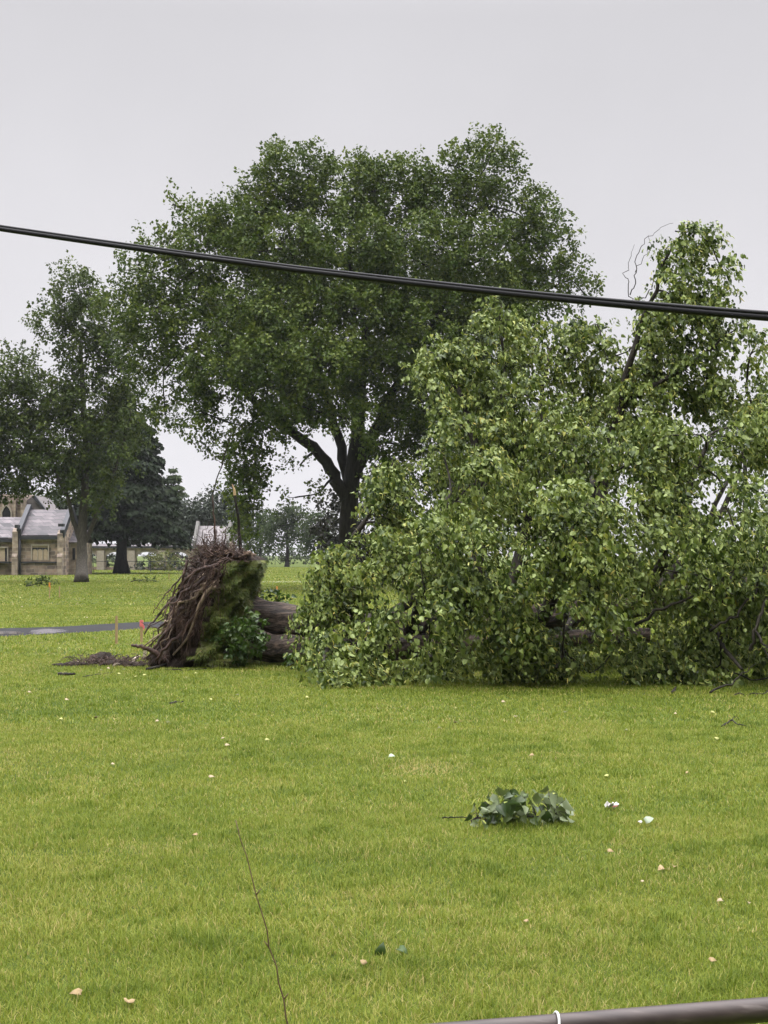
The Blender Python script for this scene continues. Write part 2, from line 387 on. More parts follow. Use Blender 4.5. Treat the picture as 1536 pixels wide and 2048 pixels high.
def standing_tree(name, label, cat, base, trunk_lines, lobes, rng, leaf_mat, bark, dens=2.6, per=22, length=1.0, spread=.26, size=.22, limb_dens=.25, group=None, twigr=.02, inner=.45, up=.4, droop=.12, zmin=.4):
    root = thing(name, label, cat, base, group)
    skl = []
    for k, (pts, r0, r1) in enumerate(trunk_lines):
        pp = wob(pts, max(8, len(pts) * 4), .02 if k == 0 else .05, rng)
        rr = r0 + (r1 - r0) * np.linspace(0, 1, len(pp)) ** .9
        if k == 0:
            hh = pp[:, 2]; rr = rr * (1 + .32 * np.exp(-np.maximum(hh, 0) / .6))
        tm = MB().tube(pp, rr, 14 if k == 0 else 8)
        tm.build('trunk' if k == 0 else 'limb', bark, root, True)
        skl.append((pp, rr))
    sk = skeleton(skl)
    bm_ = MB()
    pts, outs = shell(lobes, dens, rng, inner, zmin)
    mids = np.array([c for c, rv, f in lobes])
    sk = grow(bm_, sk, mids, rng, rmax=trunk_lines[0][1] * .42, tipr=twigr * 2, kpipe=.022, sides=6, npt=9)
    sel = rng.choice(len(pts), max(4, int(len(pts) * limb_dens)), replace=False)
    grow(bm_, sk, pts[sel], rng, rmax=.12, tipr=twigr * .6, kpipe=.013, sides=4, npt=5)
    bm_.build('branches', bark, root, True)
    leaves('crown', RHOMB, *sprig_leaves(pts, outs, rng, per, length, spread, size, droop, up), leaf_mat, root)
    return root

M_elm = leafmat('big_tree_leaf', [(0, (.032, .062, .009)), (.5, (.088, .132, .019)), (1, (.180, .220, .034))], spec=.2, transl=.22, rough=.5)
M_maple = leafmat('left_tree_leaf', [(0, (.034, .060, .012)), (.5, (.078, .114, .021)), (1, (.145, .180, .034))], spec=.2, transl=.2, rough=.5)
M_far = leafmat('far_leaf', [(0, (.030, .052, .018)), (.5, (.05, .078, .022)), (1, (.085, .112, .03))], transl=.2, rough=.6, spec=.15)
M_con = leafmat('conifer_needle', [(0, (.010, .018, .009)), (.5, (.019, .031, .013)), (1, (.034, .048, .018))], spec=.1, transl=.05, rough=.6)
M_pine = leafmat('pine_needle', [(0, (.02, .034, .018)), (.5, (.034, .05, .024)), (1, (.05, .07, .03))], transl=.05, rough=.6)
M_yew = leafmat('yew_needle', [(0, (.016, .018, .010)), (.5, (.03, .032, .015)), (1, (.055, .045, .02))], transl=.05, rough=.6)
M_bush = leafmat('bush_leaf', [(0, (.08, .10, .025)), (.5, (.14, .155, .04)), (1, (.20, .20, .05))], transl=.2, rough=.6)

# --- the big spreading tree
rng = np.random.default_rng(21); D = 88
BIG = [(590,352,88,62),(540,390,60,50),(690,385,105,66),(790,385,95,66),(880,400,80,60),(900,330,28,40,0,.7),(965,345,72,70),(985,300,34,38,0,.7),(1040,430,66,64),(1090,500,68,74),(1140,560,46,44,0,.8),(1170,590,34,22,0,.6),
 (480,440,80,52),(400,448,60,42),(345,408,20,26,0,.6),(310,492,46,38,0,.8),(258,540,32,40,0,.7),(420,520,95,55),(330,560,70,45,0,.8),(550,500,100,80,-2),(690,510,110,90,-3),(830,520,115,95,-3),(960,520,95,90,-2),(1050,600,85,70),
 (400,640,80,60,-1),(310,640,68,52,1,.8),(490,640,95,75,-3),(600,650,105,85,-4),(730,660,110,95,-4),(860,660,105,95,-4),(980,660,90,90,-2),(330,740,60,60,0,.8),(290,700,60,50,2,.8),
 (440,745,62,55,-2),(540,760,85,66,-3),(640,775,85,60,-3),(750,770,90,70,-3),(850,780,90,80,-3),(960,790,90,90,-2),(405,825,30,58,-2,1.5),(330,830,55,50,1,.6),(500,850,46,44,-3,1.4),(490,915,42,52,-3,1.6),(490,985,38,48,-3,1.6),(497,1048,22,40,-3,1.6),(560,850,40,24,-2,1.2),
 (600,930,34,18,-2,.3),(640,985,42,16,-2,.35),(590,995,34,12,-2,.35),(800,890,60,66,-1),(870,900,80,90,-1),(960,930,90,90,-1),(760,960,40,44,-1,.9),(640,560,120,90,3),(820,600,120,110,4),(520,580,110,80,3),(960,600,110,90,4),(600,830,60,40,-5),(560,770,70,50,-6),(470,720,60,50,-5),(400,740,40,50,-3),(545,700,70,50,-6),(640,720,80,50,-7),(665,830,40,34,-6),(720,845,44,36,-6),(610,815,40,30,-6),(300,620,50,46,-1),(250,610,44,50,1,.7)]
T0 = [G(702,1178),P(700,1120,D),P(696,1060,D),P(698,1000,D),P(706,940,D),P(716,860,D),P(722,760,D),P(735,640,D)]
trunks = [(T0, .66, .22),
 ([P(694,1000,D),P(672,955,D-.4),P(645,912,D-.8),P(612,880,D-1.2),P(565,848,D-1.8),P(505,800,D-2.2),P(450,745,D-2),P(400,690,D-1)], .40, .10),
 ([P(700,985,D),P(690,920,D+.6),P(668,840,D+1),P(640,740,D+1.5),P(600,600,D+1),P(575,440,D)], .34, .08),
 ([P(706,960,D),P(740,880,D-.5),P(790,780,D-1),P(850,680,D-1.5),P(910,560,D-1),P(950,420,D)], .36, .08),
 ([P(714,900,D),P(780,830,D+1),P(870,760,D+1.5),P(980,680,D+1.5),P(1080,590,D+1)], .28, .07),
 ([P(722,760,D),P(705,640,D-1.5),P(700,500,D-1),P(705,400,D)], .22, .06),
 ([P(505,800,D-2.2),P(430,650,D-.5),P(360,590,D),P(290,540,D)], .13, .05)]
standing_tree('deciduous_tree', 'tallest broad dark green tree in full leaf standing behind the fallen one', 'tree', G(702,1178), trunks, lobes3(BIG, D, trim=11), rng, M_elm, M_bark_dark, inner=.55, dens=8.5, per=34, length=1.0, spread=.24, size=.20, limb_dens=.2, twigr=.022)

# --- the tree at the left, by the church
rng = np.random.default_rng(22); D = 110
LEFT = [(150,582,48,44,0,.9),(110,645,46,40,0,.9),(188,645,66,60),(172,715,54,46,0,.9),(240,690,60,60,0,.8),(36,740,38,46,0,.9),(15,810,60,60),(92,800,66,56),(172,800,76,60),(240,770,50,46,0,.7),(40,890,66,60),(120,885,78,60),(205,890,78,60),
 (262,830,46,56,0,.7),(15,945,62,44),(95,948,66,40),(180,975,60,46),(-60,860,80,120),(-70,980,60,60)]
trunks = [([G(163,1165),P(163,1120,D),P(165,1060,D),P(168,1000,D),P(172,930,D),P(168,820,D),P(160,680,D)], .43, .12),
 ([P(161,1090,D),P(150,1050,D),P(140,1015,D-.5),P(120,960,D-1),P(80,880,D-1)], .20, .08),
 ([P(166,1090,D),P(180,1062,D),P(195,1020,D),P(222,960,D),P(255,860,D)], .18, .08)]
standing_tree('deciduous_tree', 'tall loose grey-trunked tree on the left in front of the stone church', 'tree', G(163,1165), trunks, lobes3(LEFT, D, trim=8), rng, M_maple, M_bark, inner=.55, dens=6.6, per=30, length=1.1, spread=.28, size=.24, limb_dens=.2, twigr=.03)

# --- conifers
def conifer(name, label, base, H, prof, rng, mat, bark, r0, levels, per, nl=.5, droop=.45, start=.14, needle=46):
    root = thing(name, label, 'tree', base)
    b = np.array(base); top = b + np.array((0, 0, H))
    pp = wob([b, b + np.array((0, 0, H*.5)), top], 14, .03, rng); rr = r0 * (1 - np.linspace(0, 1, 14) * .93); rr[0] *= 1.6; rr[1] *= 1.05
    MB().tube(pp, rr, 12).build('trunk', bark, root, True)
    br = MB(); Ps, Ts, Ns, Ss, Ti = [], [], [], [], []
    for i in range(levels):
        h = start + (1 - start) * (i + rng.random() * .6) / levels; L0 = np.interp(h, [p[0] for p in prof], [p[1] for p in prof])
        for j in range(per):
            a = 2 * math.pi * (j / per) + i * 2.4 + rng.normal(0, .25); L = L0 * (.5 + .65 * rng.random())
            if L < .25: continue
            s = np.linspace(0, 1, 8); dirh = np.array((math.cos(a), math.sin(a), 0))
            q = np.array((b[0], b[1], b[2] + h * H)) + dirh * (s * L)[:, None]
            q[:, 2] += L * (.10 * s - droop * s**2 + .14 * np.maximum(0, s - .75))
            br.tube(q, .06 * (1 - s * .85) * min(1, L / 2.5), 4, cap=False)
            m = int(needle * L); t = .12 + .88 * rng.random(m)
            pos = np.stack([np.interp(t, s, q[:, k]) for k in range(3)], 1)
            perp = np.array((-dirh[1], dirh[0], 0)); sd = rng.normal(0, .20, m) * L * (.5 + .5 * (1 - t))
            pos += perp * sd[:, None]; pos[:, 2] -= .25 * np.abs(sd) + rng.random(m) * .25
            Ps.append(pos); Ts.append(dirh * .6 + perp * np.sign(sd)[:, None] * .5 + np.array((0, 0, -.7)) + rng.normal(0, .35, (m, 3)))
            Ns.append(rng.normal(0, .5, (m, 3)) + np.array((0, -.2, .8))); Ss.append(nl * (.6 + .8 * rng.random(m))); Ti.append(rng.random() * .5 + rng.random(m) * .5)
    br.build('branches', bark, root)
    c = np.concatenate
    leaves('crown', RHOMB, c(Ps), c(Ts), c(Ns), c(Ss), c(Ti), mat, root)
    return root
rng = np.random.default_rng(31)
conifer('spruce_tree', 'dark spruce with drooping branches standing behind the left tree', G(243,1147), 19.5, [(0, 5.0), (.14, 6.0), (.3, 6.4), (.5, 5.6), (.7, 4.0), (.88, 2.0), (1, .3)], rng, M_con, M_bark_dark, .60, 30, 12, .5, .36, .24, 60)
# far hazy conifers behind the small chapel
conifer('pine_tree', 'taller pale hazy conifer between the spruce and the chapel pine', G(346,1134), 15.5, [(0, 3.2), (.3, 4.2), (.6, 3.2), (.85, 1.6), (1, .2)], rng, M_far, M_bark_dark, .4, 16, 9, .6, .3, .2, 26)

# far deciduous trees
rng = np.random.default_rng(33)
def fartree(label, px, d, lob, r, mat=None, name='deciduous_tree', lines=None, dens=2.4, size=.42, group=None):
    b = Vector(((px - CX) * d / F, d, 0)); top = min(l[1] for l in lob); ymid = sum(l[1] for l in lob) / len(lob)
    lines = lines or [([b, P(px+1, (HY + ymid)/2 + 6, d), P(px-1, ymid, d), P(px, top + 14, d)], r, r*.3)]
    return standing_tree(name, label, 'tree', b, lines, lobes3(lob, d), rng, mat or M_far, M_bark_dark, dens=dens, per=18, length=1.3, spread=.4, size=size, limb_dens=.2, twigr=.03, group=group)
fartree('slim far tree with its bare lower trunk seen right of the root plate', 574, 240, [(556,1052,34,24),(590,1046,34,24),(574,1034,28,16),(600,1068,26,18),(548,1075,24,18)], .35)
fartree('far tree with low crown just left of the dark yew', 637, 235, [(628,1060,26,24),(652,1050,26,26),(640,1080,30,16),(612,1088,20,12)], .4)
fartree('pale hazy tree close behind the right edge of the root plate', 520, 260, [(522,1062,28,26),(505,1080,24,22),(535,1040,22,18),(500,1045,24,22)], .3)
fartree('hazy pale tree far off at the right edge beyond the fallen crown', 1490, 150, [(1480,815,40,34),(1530,800,36,34),(1500,860,60,50),(1440,870,40,40),(1560,880,50,60),(1490,940,70,60)], .4, size=.3, dens=1.6)
fartree('dark hazy layered pine rising behind the roof of the small stone chapel', 424, 208, [(428,998,34,10),(398,1018,44,10),(452,1016,36,11),(420,1034,60,11),(455,1046,40,14),(385,1050,40,14),(415,1062,50,14)], .4, mat=M_pine, name='pine_tree', dens=3)
fartree('far tree behind the church roof by the trunk of the left tree', 100, 215, [(95,1030,40,26),(130,1010,40,30),(165,1040,40,30),(60,1010,26,24)], .4)
# dark yews by the big trunk
rng = np.random.default_rng(34)
def shrub(name, label, px, d, lob, mat, dens=4, per=20, size=.16, length=.5, spread=.14, cat='shrub', group=None, stems=3, br=.06, zmin=.02, up=.2):
    b = Vector(((px - CX) * d / F, d, 0)); root = thing(name, label, cat, b, group)
    L3 = lobes3(lob, d); sm = MB(); sl_ = []
    for k in range(stems):
        tgt = L3[k % len(L3)][0]; pp = wob([np.array(b) + rng.normal(0, .05, 3) * (1, 1, 0), (np.array(b) + tgt) / 2 + rng.normal(0, .1, 3), tgt], 8, .02, rng); rr = np.linspace(br, br * .35, 8)
        sm.tube(pp, rr, 5); sl_.append((pp, rr))
    pts, outs = shell(L3, dens, rng, .5, zmin)
    sel = rng.choice(len(pts), min(len(pts), 40), replace=False)
    grow(sm, skeleton(sl_), pts[sel], rng, rmax=br * .6, tipr=.006, sides=4, npt=5)
    sm.build('stems', M_bark_dark, root)
    leaves('foliage', RHOMB, *sprig_leaves(pts, outs, rng, per, length, spread, size, .1, up), mat, root)
    return root
shrub('yew_shrub', 'dark brownish yew left of the big tree trunk', 664, 98, [(665,1040,36,40),(645,1065,24,24),(690,1010,30,30),(680,1075,40,26),(700,1100,40,24),(650,1100,26,20)], M_yew, dens=4.5, size=.24, length=.7, spread=.2)
shrub('yew_shrub', 'dark yew right of the big tree trunk behind the leafy bough', 760, 97, [(750,1030,36,60),(790,1060,44,60),(770,1000,40,44),(735,1090,34,32),(800,1110,50,36),(830,1020,50,60)], M_yew, dens=4.5, size=.24, length=.7, spread=.2)
# bushes by the arcade
shrub('rounded_bush', 'large clipped rounded bush in front of the stone arcade', 328, 181, [(328,1119,29,19),(316,1126,18,12),(342,1126,18,12)], M_bush, dens=4.5, size=.2, length=.4, spread=.12, up=.1)
shrub('rounded_bush', 'smaller rounded bush before the chapel, half behind the roots', 396, 183, [(396,1120,19,18),(408,1126,16,12)], M_bush, dens=4.5, size=.2, length=.4, spread=.12, up=.1)
M_hedge = leafmat('hedge_leaf', [(0, (.012, .022, .008)), (1, (.03, .045, .014))], transl=.1)
shrub('low_hedge', 'low dark clipped hedge at the foot of the arcade', 345, 187, [(270+14*k, 1136, 11, 4.5) for k in range(12)], M_hedge, dens=6, per=14, size=.18, length=.2, spread=.1, up=.1, cat='hedge')
shrub('low_hedge', 'dark tall hedge seen through the arches of the arcade', 262, 206, [(150+18*k, 1120, 14, 16) for k in range(14)], M_hedge, dens=4, per=14, size=.3, length=.3, spread=.15, up=.1, cat='hedge')
for k, (px, ry, lab) in enumerate(((500, 9, 'hazy low thicket far off directly behind the root plate'), (560, 11, 'hazy low thicket far off under the slim tree'), (618, 10, 'hazy low thicket far off below the low crown'), (690, 12, 'hazy low thicket far off behind the big trunk'))):
    shrub('distant_thicket', lab, px, 300, [(px-18, 1108, 22, ry), (px+8, 1105, 24, ry+4), (px+26, 1109, 18, ry)], M_far, dens=1.0, per=16, size=.5, length=1, spread=.4)

# ------------------------------------------------------------------ church, arcade, chapel
M_stone = brickmat('sandstone', (.44, .34, .275), (.17, .138, .122), (.36, .31, .275), .8, .34)
M_stone2 = brickmat('pale_stone', (.48, .395, .33), (.25, .20, .175), (.40, .35, .30), .8, .34)
M_trim = noisemat('dressed_stone', [(.3, (.33, .285, .235)), (.7, (.47, .41, .345))], 3, 6)
M_slate = brickmat('slate_roof', (.035, .033, .037), (.17, .15, .158), (.035, .033, .036), 1.0, .34, [(.3, (.72, .7, .72)), (.7, (1.25, 1.18, 1.18))], .6, .02)
M_slate2 = brickmat('pale_slate', (.13, .12, .12), (.22, .20, .20), (.10, .09, .09), .9, .4, [(.3, (.8, .78, .78)), (.7, (1.2, 1.15, 1.15))], .6, .015)
M_lead = plain('dark_gutter', (.045, .047, .055), .5)
M_dark = plain('dark_interior', (.015, .015, .016), .9)
M_blind = noisemat('blind_panel', [(.3, (.44, .34, .24)), (.7, (.55, .44, .32))], 4, 5)
def rect(mb, x0, y0, x1, y1, d, front=0., back=.3):
    a = P(x0, y1, d); c = P(x1, y0, d)
    return mb.box((a.x, d - front, max(a.z, -.2)), (c.x, d + back, c.z))
church = thing('stone_church', 'tan stone church wing with mottled slate roofs at the left edge', 'building', (P(85, 1100, 146).x, 146, 0))
D = 146.0
def X(px, d=D): return (px - CX) * d / F
def Z(py, d=D): return EYE + (HY - py) * d / F
# bay wall: profile prism along x (gabled end)
def bay(name_w, name_r, x0, x1, eave, ridge, d, depth, mat_w, mat_r, over=.25):
    ze = Z(eave, d); dm = d + depth / 2; zr = EYE + (HY - ridge) * dm / F
    wl = MB().prism([(d, -.2), (d + depth, -.2), (d + depth, ze), (dm, zr - .05), (d, ze)], X(x0, d), X(x1, d), 'x').build(name_w, mat_w, church)
    th = .14; sl = (zr - ze) / (dm - d)
    pr = [(d - over, ze - sl * over + .02), (dm, zr), (d + depth + over, ze - sl * over + .02), (d + depth + over, ze - sl * over + .02 + th), (dm, zr + th), (d - over, ze - sl * over + .02 + th)]
    rf = MB().prism(pr, X(x0, d) + .02, X(x1, d) - .02, 'x').build(name_r, mat_r, church)
    return ze, zr, dm
ze, zr, dm = bay('wall', 'roof', 39, 129, 1070, 1022, D, 7.4, M_stone, M_slate)
ze2, zr2, dm2 = bay('wall', 'roof', -70, 37, 1075.5, 1037, D + .5, 6.4, M_stone, M_slate)
def gutter(x0, x1, z, d): rect(MB(), x0, 0, x1, 1, d)
MB().box((X(41), D - .42, ze - .42), (X(121), D - .02, ze - .12)).build('gutter', M_lead, church)
MB().box((X(-70), D + .1, ze2 - .42), (X(33), D + .48, ze2 - .12)).build('gutter', M_lead, church)
# raking parapets on the gable walls, coped in dark stone
def parapet(px, d, ze, zr, dm, depth, w, up, mat):
    q = [(d - .45, ze - .25), (d - .45, ze + up), (dm, zr + up + .1), (d + depth + .3, ze + up), (d + depth + .3, ze - .25), (dm, zr - .2)]
    return MB().prism(q, X(px, d), X(px, d) + w, 'x').build('gable_parapet', mat, church)
parapet(35.5, D, ze, zr, dm, 7.4, .42, .55, M_lead); parapet(122, D, ze, zr, dm, 7.4, .42, .45, M_lead)
# buttresses with sloped tops
def buttress(x0, x1, top, step, d, nm='buttress'):
    a, b2 = X(x0), X(x1)
    MB().prism([(d - .75, -.2), (d - .75, step), (d - .5, step + .3), (d - .5, top - .35), (d - .003, top), (d - .003, -.2)], a, b2, 'x').build(nm, M_stone2, church)
buttress(27, 38, Z(1056), 1.75, D); buttress(117, 127.5, Z(1060), 1.75, D)
MB().box((X(34), D - .95, Z(1056) - .02), (X(42), D - .3, Z(1056) + .3)).build('buttress_cap', M_lead, church)
MB().box((X(120), D - .9, Z(1053) - .02), (X(131), D - .3, Z(1053) + .25)).build('buttress_cap', M_lead, church)
# string course, plinth, downpipe
MB().box((X(-70), D - .14, Z(1126)), (X(27) - .01, D + .497, Z(1123.3))).build('string_course', M_lead, church)
MB().box((X(42.2), D - .14, Z(1126)), (X(117) - .01, D - .003, Z(1123.3))).build('string_course', M_lead, church)
MB().tube([(X(40.2), D - .25, 0), (X(40.2), D - .25, ze - .2)], .13, 8).build('downpipe', M_lead, church, True)
MB().tube([(X(143), D + 6, 0), (X(143), D + 6, Z(1095))], .12, 8).build('downpipe', M_lead, church, True)
# lower vestry at the right, receding behind the tree
v = MB(); v.box((X(129) + .003, D + 2.2, -.2), (X(158), D + 6.5, Z(1085))); v.build('vestry_wall', M_stone2, church)
MB().prism([(D + 1.9, Z(1086)), (D + 4.3, Z(1062)), (D + 6.8, Z(1086)), (D + 6.8, Z(1083.5)), (D + 4.3, Z(1059)), (D + 1.9, Z(1083.5))], X(129) + .01, X(160), 'x').build('vestry_roof', M_slate, church)
MB().box((X(136), D + 2.1, Z(1120)), (X(141), D + 2.197, Z(1096))).build('vestry_window', M_dark, church)
# blind tracery window on the bay
fw = MB(); rect(fw, 62, 1088.5, 98.5, 1091.5, D - .08, .08, .077); rect(fw, 62, 1091.5, 64.6, 1120, D - .08, .08, .077); rect(fw, 96, 1091.5, 98.5, 1120, D - .08, .08, .077)
win = fw.build('blind_window', M_trim, church)
pn = MB(); rect(pn, 64.6, 1091.6, 96, 1120, D - .03, .0, .027); pn.build('panel', M_blind, win)
for k in (75.3, 85.6):
    q = MB(); rect(q, k - .7, 1099, k + .7, 1120, D - .07, .04, .037); q.build('mullion', M_trim, win)
tr = MB()
for k in range(3):
    cx = 69.9 + 10.4 * k; arc = []
    for i in range(9):
        a = math.pi * i / 8; arc.append((X(cx + 4.8 * math.cos(a)), Z(1103 - 5.2 * math.sin(a))))
    tr.prism([(X(cx + 5.0), Z(1095.5)), (X(cx + 5.0), Z(1103))] + arc + [(X(cx - 5.0), Z(1103)), (X(cx - 5.0), Z(1095.5))], D - .075, D - .035)
tr.build('tracery', M_lead, win)
# left bay window with pale panel and dark light
fw = MB(); rect(fw, -16, 1093, 17, 1096, D + .42, .12, .077); rect(fw, 14.5, 1096, 17, 1123, D + .42, .1, .077)
w2 = fw.build('window', M_trim, church)
q = MB(); rect(q, 10, 1096.1, 14.4, 1122.5, D + .45, 0, .047); q.build('pane', M_dark, w2)
q = MB(); rect(q, -14, 1096.1, 9.9, 1122.5, D + .45, 0, .047); q.build('panel', M_blind, w2)
# nave and gable rising behind
D2 = 166.0
def X2(px): return X(px, D2)
def Z2(py): return Z(py, D2)
nv = MB().box((X2(-90), D2, -.2), (X2(51), D2 + 9, Z2(988))).build('nave_wall', M_stone2, church)
MB().box((X2(-90), D2 - .12, Z2(1003)), (X2(51) + .1, D2 - .003, Z2(1000.5))).build('string_course', M_trim, church)
MB().prism([(X2(2), Z2(1040)), (X2(2), Z2(1024)), (X2(7), Z2(1014)), (X2(13.5), Z2(1007)), (X2(20), Z2(1014)), (X2(25), Z2(1024)), (X2(25), Z2(1040)), (X2(22), Z2(1040)), (X2(22), Z2(1025)), (X2(18.5), Z2(1017)), (X2(13.5), Z2(1011.5)), (X2(8.5), Z2(1017)), (X2(5), Z2(1025)), (X2(5), Z2(1040))], D2 - .18, D2 - .003).build('pointed_window', M_trim, church)
lan = church.children[-1]
MB().prism([(X2(5), Z2(1040)), (X2(22), Z2(1040)), (X2(22), Z2(1025)), (X2(18.5), Z2(1017)), (X2(13.5), Z2(1011.5)), (X2(8.5), Z2(1017)), (X2(5), Z2(1025))], D2 - .05, D2 - .004).build('pane', M_dark, lan)
for x0, x1 in ((30, 33.5), (44, 51)):
    MB().box((X2(x0), D2 - .6, -.2), (X2(x1), D2 - .003, Z2(990))).build('buttress', M_stone2, church)
# transept roof seen end on, with coping rake
MB().prism([(X2(51) + .01, -.2), (X2(51) + .01, Z2(1000)), (X2(66), Z2(990)), (X2(90), Z2(1020)), (X2(90), -.2)], D2 + .6, D2 + 8).build('transept_wall', M_slate2, church)
MB().prism([(X2(62), Z2(993)), (X2(69), Z2(990.5)), (X2(90), Z2(1018)), (X2(88), Z2(1020.5))], D2 + .1, D2 + .597).build('raking_coping', M_lead, church)

# arcade
DA = 192.0
def XA(px): return X(px, DA)
def ZA(py): return Z(py, DA)
arc_t = thing('stone_arcade', 'low stone arcade with wide flat arches behind the spruce trunk', 'arcade', (XA(270), DA, 0))
zt, zs = ZA(1096), ZA(1112)
wl = MB(); ops = [(149, 193), (211, 254), (272, 315), (333, 376)]
def archpts(a, b):
    cx, hw = (a + b) / 2, (b - a) / 2; out = []
    for i in range(11):
        t = -1 + 2 * i / 10; out.append((XA(cx + hw * t), ZA(1104 + 8 * abs(t) ** 2.6)))
    return out
edges = [(110, 149)] + [(193, 211), (254, 272), (315, 333), (376, 392)]
for a, b in edges: wl.box((XA(a), DA, -.2), (XA(b), DA + .6, zs))
for a, b in ops:
    pts = archpts(a, b)
    for i in range(10):
        (xa, za), (xb, zb) = pts[i], pts[i+1]
        wl.prism([(xa, za), (xb, zb), (xb, zt), (xa, zt)], DA, DA + .6)
for a, b in edges: wl.box((XA(a), DA, zs), (XA(b), DA + .6, zt))
M_arc = brickmat('pale_ashlar', (.58, .49, .40), (.40, .335, .275), (.5, .44, .37), .8, .34); wl.build('wall', M_arc, arc_t)
for a, b in ops:
    am = MB(); pts = archpts(a, b)
    for i in range(10):
        (xa, za), (xb, zb) = pts[i], pts[i+1]; k0, k1 = .22, .22
        am.prism([(xa, za), (xb, zb), (xb, zb + k1), (xa, za + k0)], DA - .08, DA - .003)
    am.build('arch_moulding', M_trim, arc_t)
for a, b in edges[1:]:
    MB().box((XA(a) + .12, DA - .35, -.1), (XA(b) - .12, DA - .004, ZA(1101))).build('pier', M_trim, arc_t)
MB().box((XA(110), DA - .4, zt + .003), (XA(392), DA + .05, zt + .22)).build('gutter', M_lead, arc_t)
MB().prism([(DA - .3, zt + .23), (DA + 3.2, ZA(1087)), (DA + 6.6, zt + .23)], XA(110), XA(392) - .01, 'x').build('roof', M_slate, arc_t)
for k, (a, b) in enumerate(ops):
    MB().box((XA(a) + .01, DA + .2, -.1), (XA(b) - .01, DA + .4, .40)).build('low_wall', M_stone, arc_t)
# chapel
ch = thing('stone_chapel', 'small stone chapel with pale slate roof between two coped gables', 'building', (XA(422), DA, 0))
dc = DA - 1.5; depth = 6.5
def Xc(px): return X(px, dc)
def Zc(py): return Z(py, dc)
zec = Zc(1090); dmc = dc + depth/2; zrc = EYE + (HY - 1054) * dmc / F
MB().prism([(dc, -.2), (dc + depth, -.2), (dc + depth, zec), (dmc, zrc - .05), (dc, zec)], Xc(391), Xc(456), 'x').build('wall', M_stone2, ch)
slc = (zrc - zec) / (depth/2)
MB().prism([(dc - .25, zec - slc*.25 + .02), (dmc, zrc), (dc + depth + .25, zec - slc*.25 + .02), (dc + depth + .25, zec - slc*.25 + .16), (dmc, zrc + .14), (dc - .25, zec - slc*.25 + .16)], Xc(392), Xc(455), 'x').build('roof', M_slate2, ch)
M_cop = plain('grey_coping', (.15, .145, .135), .8)
for px in (386.5, 452.5):
    MB().prism([(dc - .4, zec - .3), (dc - .4, zec + .5), (dmc - .25, zrc + .75), (dmc + .25, zrc + .75), (dc + depth + .4, zec + .5), (dc + depth + .4, zec - .3), (dmc, zrc - .3)], Xc(px), Xc(px) + .38, 'x').build('gable_parapet', M_cop, ch)
MB().box((Xc(393), dc - .5, zec - .5), (Xc(452), dc - .26, zec - .28)).build('gutter', M_lead, ch)
for px in (412, 432):
    w3 = MB().box((Xc(px), dc - .06, .9), (Xc(px + 9), dc - .003, 2.6)).build('window', M_trim, ch)
    MB().box((Xc(px + 1.5), dc - .075, 1.0), (Xc(px + 7.5), dc - .063, 2.5)).build('pane', M_dark, w3)

# ------------------------------------------------------------------ far fences
M_iron = plain('dark_iron', (.02, .022, .022), .5)
def wirefence(label, x0, x1, d0, d1, h, posts, step):
    a = Vector((X(x0, d0), d0, 0)); b = Vector((X(x1, d1), d1, 0)); L = (b - a).length
    root = thing('chain_link_fence', label, 'fence', a)
    up = Vector((0, 0, 1))
    rl = MB().tube([a + up*h, b + up*h], .035, 6); rl.build('rail', M_iron, root)
    for k in range(posts + 1):
        p = a.lerp(b, k / posts); MB().tube([p, p + up*(h + .06)], .045, 6).build('post', M_iron, root)
    fm = MB(); n = int(L / step); dr = (b - a).normalized()
    for k in range(n):
        p = a + dr * (k * step); q = dr * min(h, (L - k*step))
        if L - k*step > h: fm.tube([p + up*.05, p + q + up*(h-.02)], .003, 3, cap=False); fm.tube([p + q + up*.05, p + up*(h-.02)], .003, 3, cap=False)
    fm.build('wire_mesh', M_iron, root)
wirefence('thin dark wire fence crossing in front of the church and arcade', 128, 470, 168, 172, 1.2, 6, .5)
wirefence('distant dark mesh fence along the far lawn beyond the root plate', 490, 800, 285, 275, 1.25, 10, .35)

# ------------------------------------------------------------------ the fallen tree
rng = np.random.default_rng(41)
ft = thing('fallen_tree', 'uprooted linden lying on its side with leafy crown and upturned root plate', 'tree', G(480, 1328))
def logmat():
    m, t, b, out = newmat('furrowed_bark')
    tc = N(t, 'ShaderNodeTexCoord'); mp = N(t, 'ShaderNodeMapping'); mp.inputs['Scale'].default_value = (.7, 5, 5); t.links.new(tc.outputs['Object'], mp.inputs['Vector'])
    v = N(t, 'ShaderNodeTexNoise'); v.inputs['Scale'].default_value = 3.2; v.inputs['Detail'].default_value = 8; v.inputs['Roughness'].default_value = .7; t.links.new(mp.outputs[0], v.inputs['Vector'])
    t.links.new(rampnode(t, v.outputs['Fac'], [(.38, (.008, .006, .004)), (.5, (.055, .037, .026)), (.66, (.19, .135, .10))]), b.inputs['Base Color'])
    bp = N(t, 'ShaderNodeBump'); bp.inputs['Strength'].default_value = 1; bp.inputs['Distance'].default_value = .08; t.links.new(v.outputs['Fac'], bp.inputs['Height']); t.links.new(bp.outputs[0], b.inputs['Normal'])
    b.inputs['Roughness'].default_value = .8; return m
M_log = logmat()
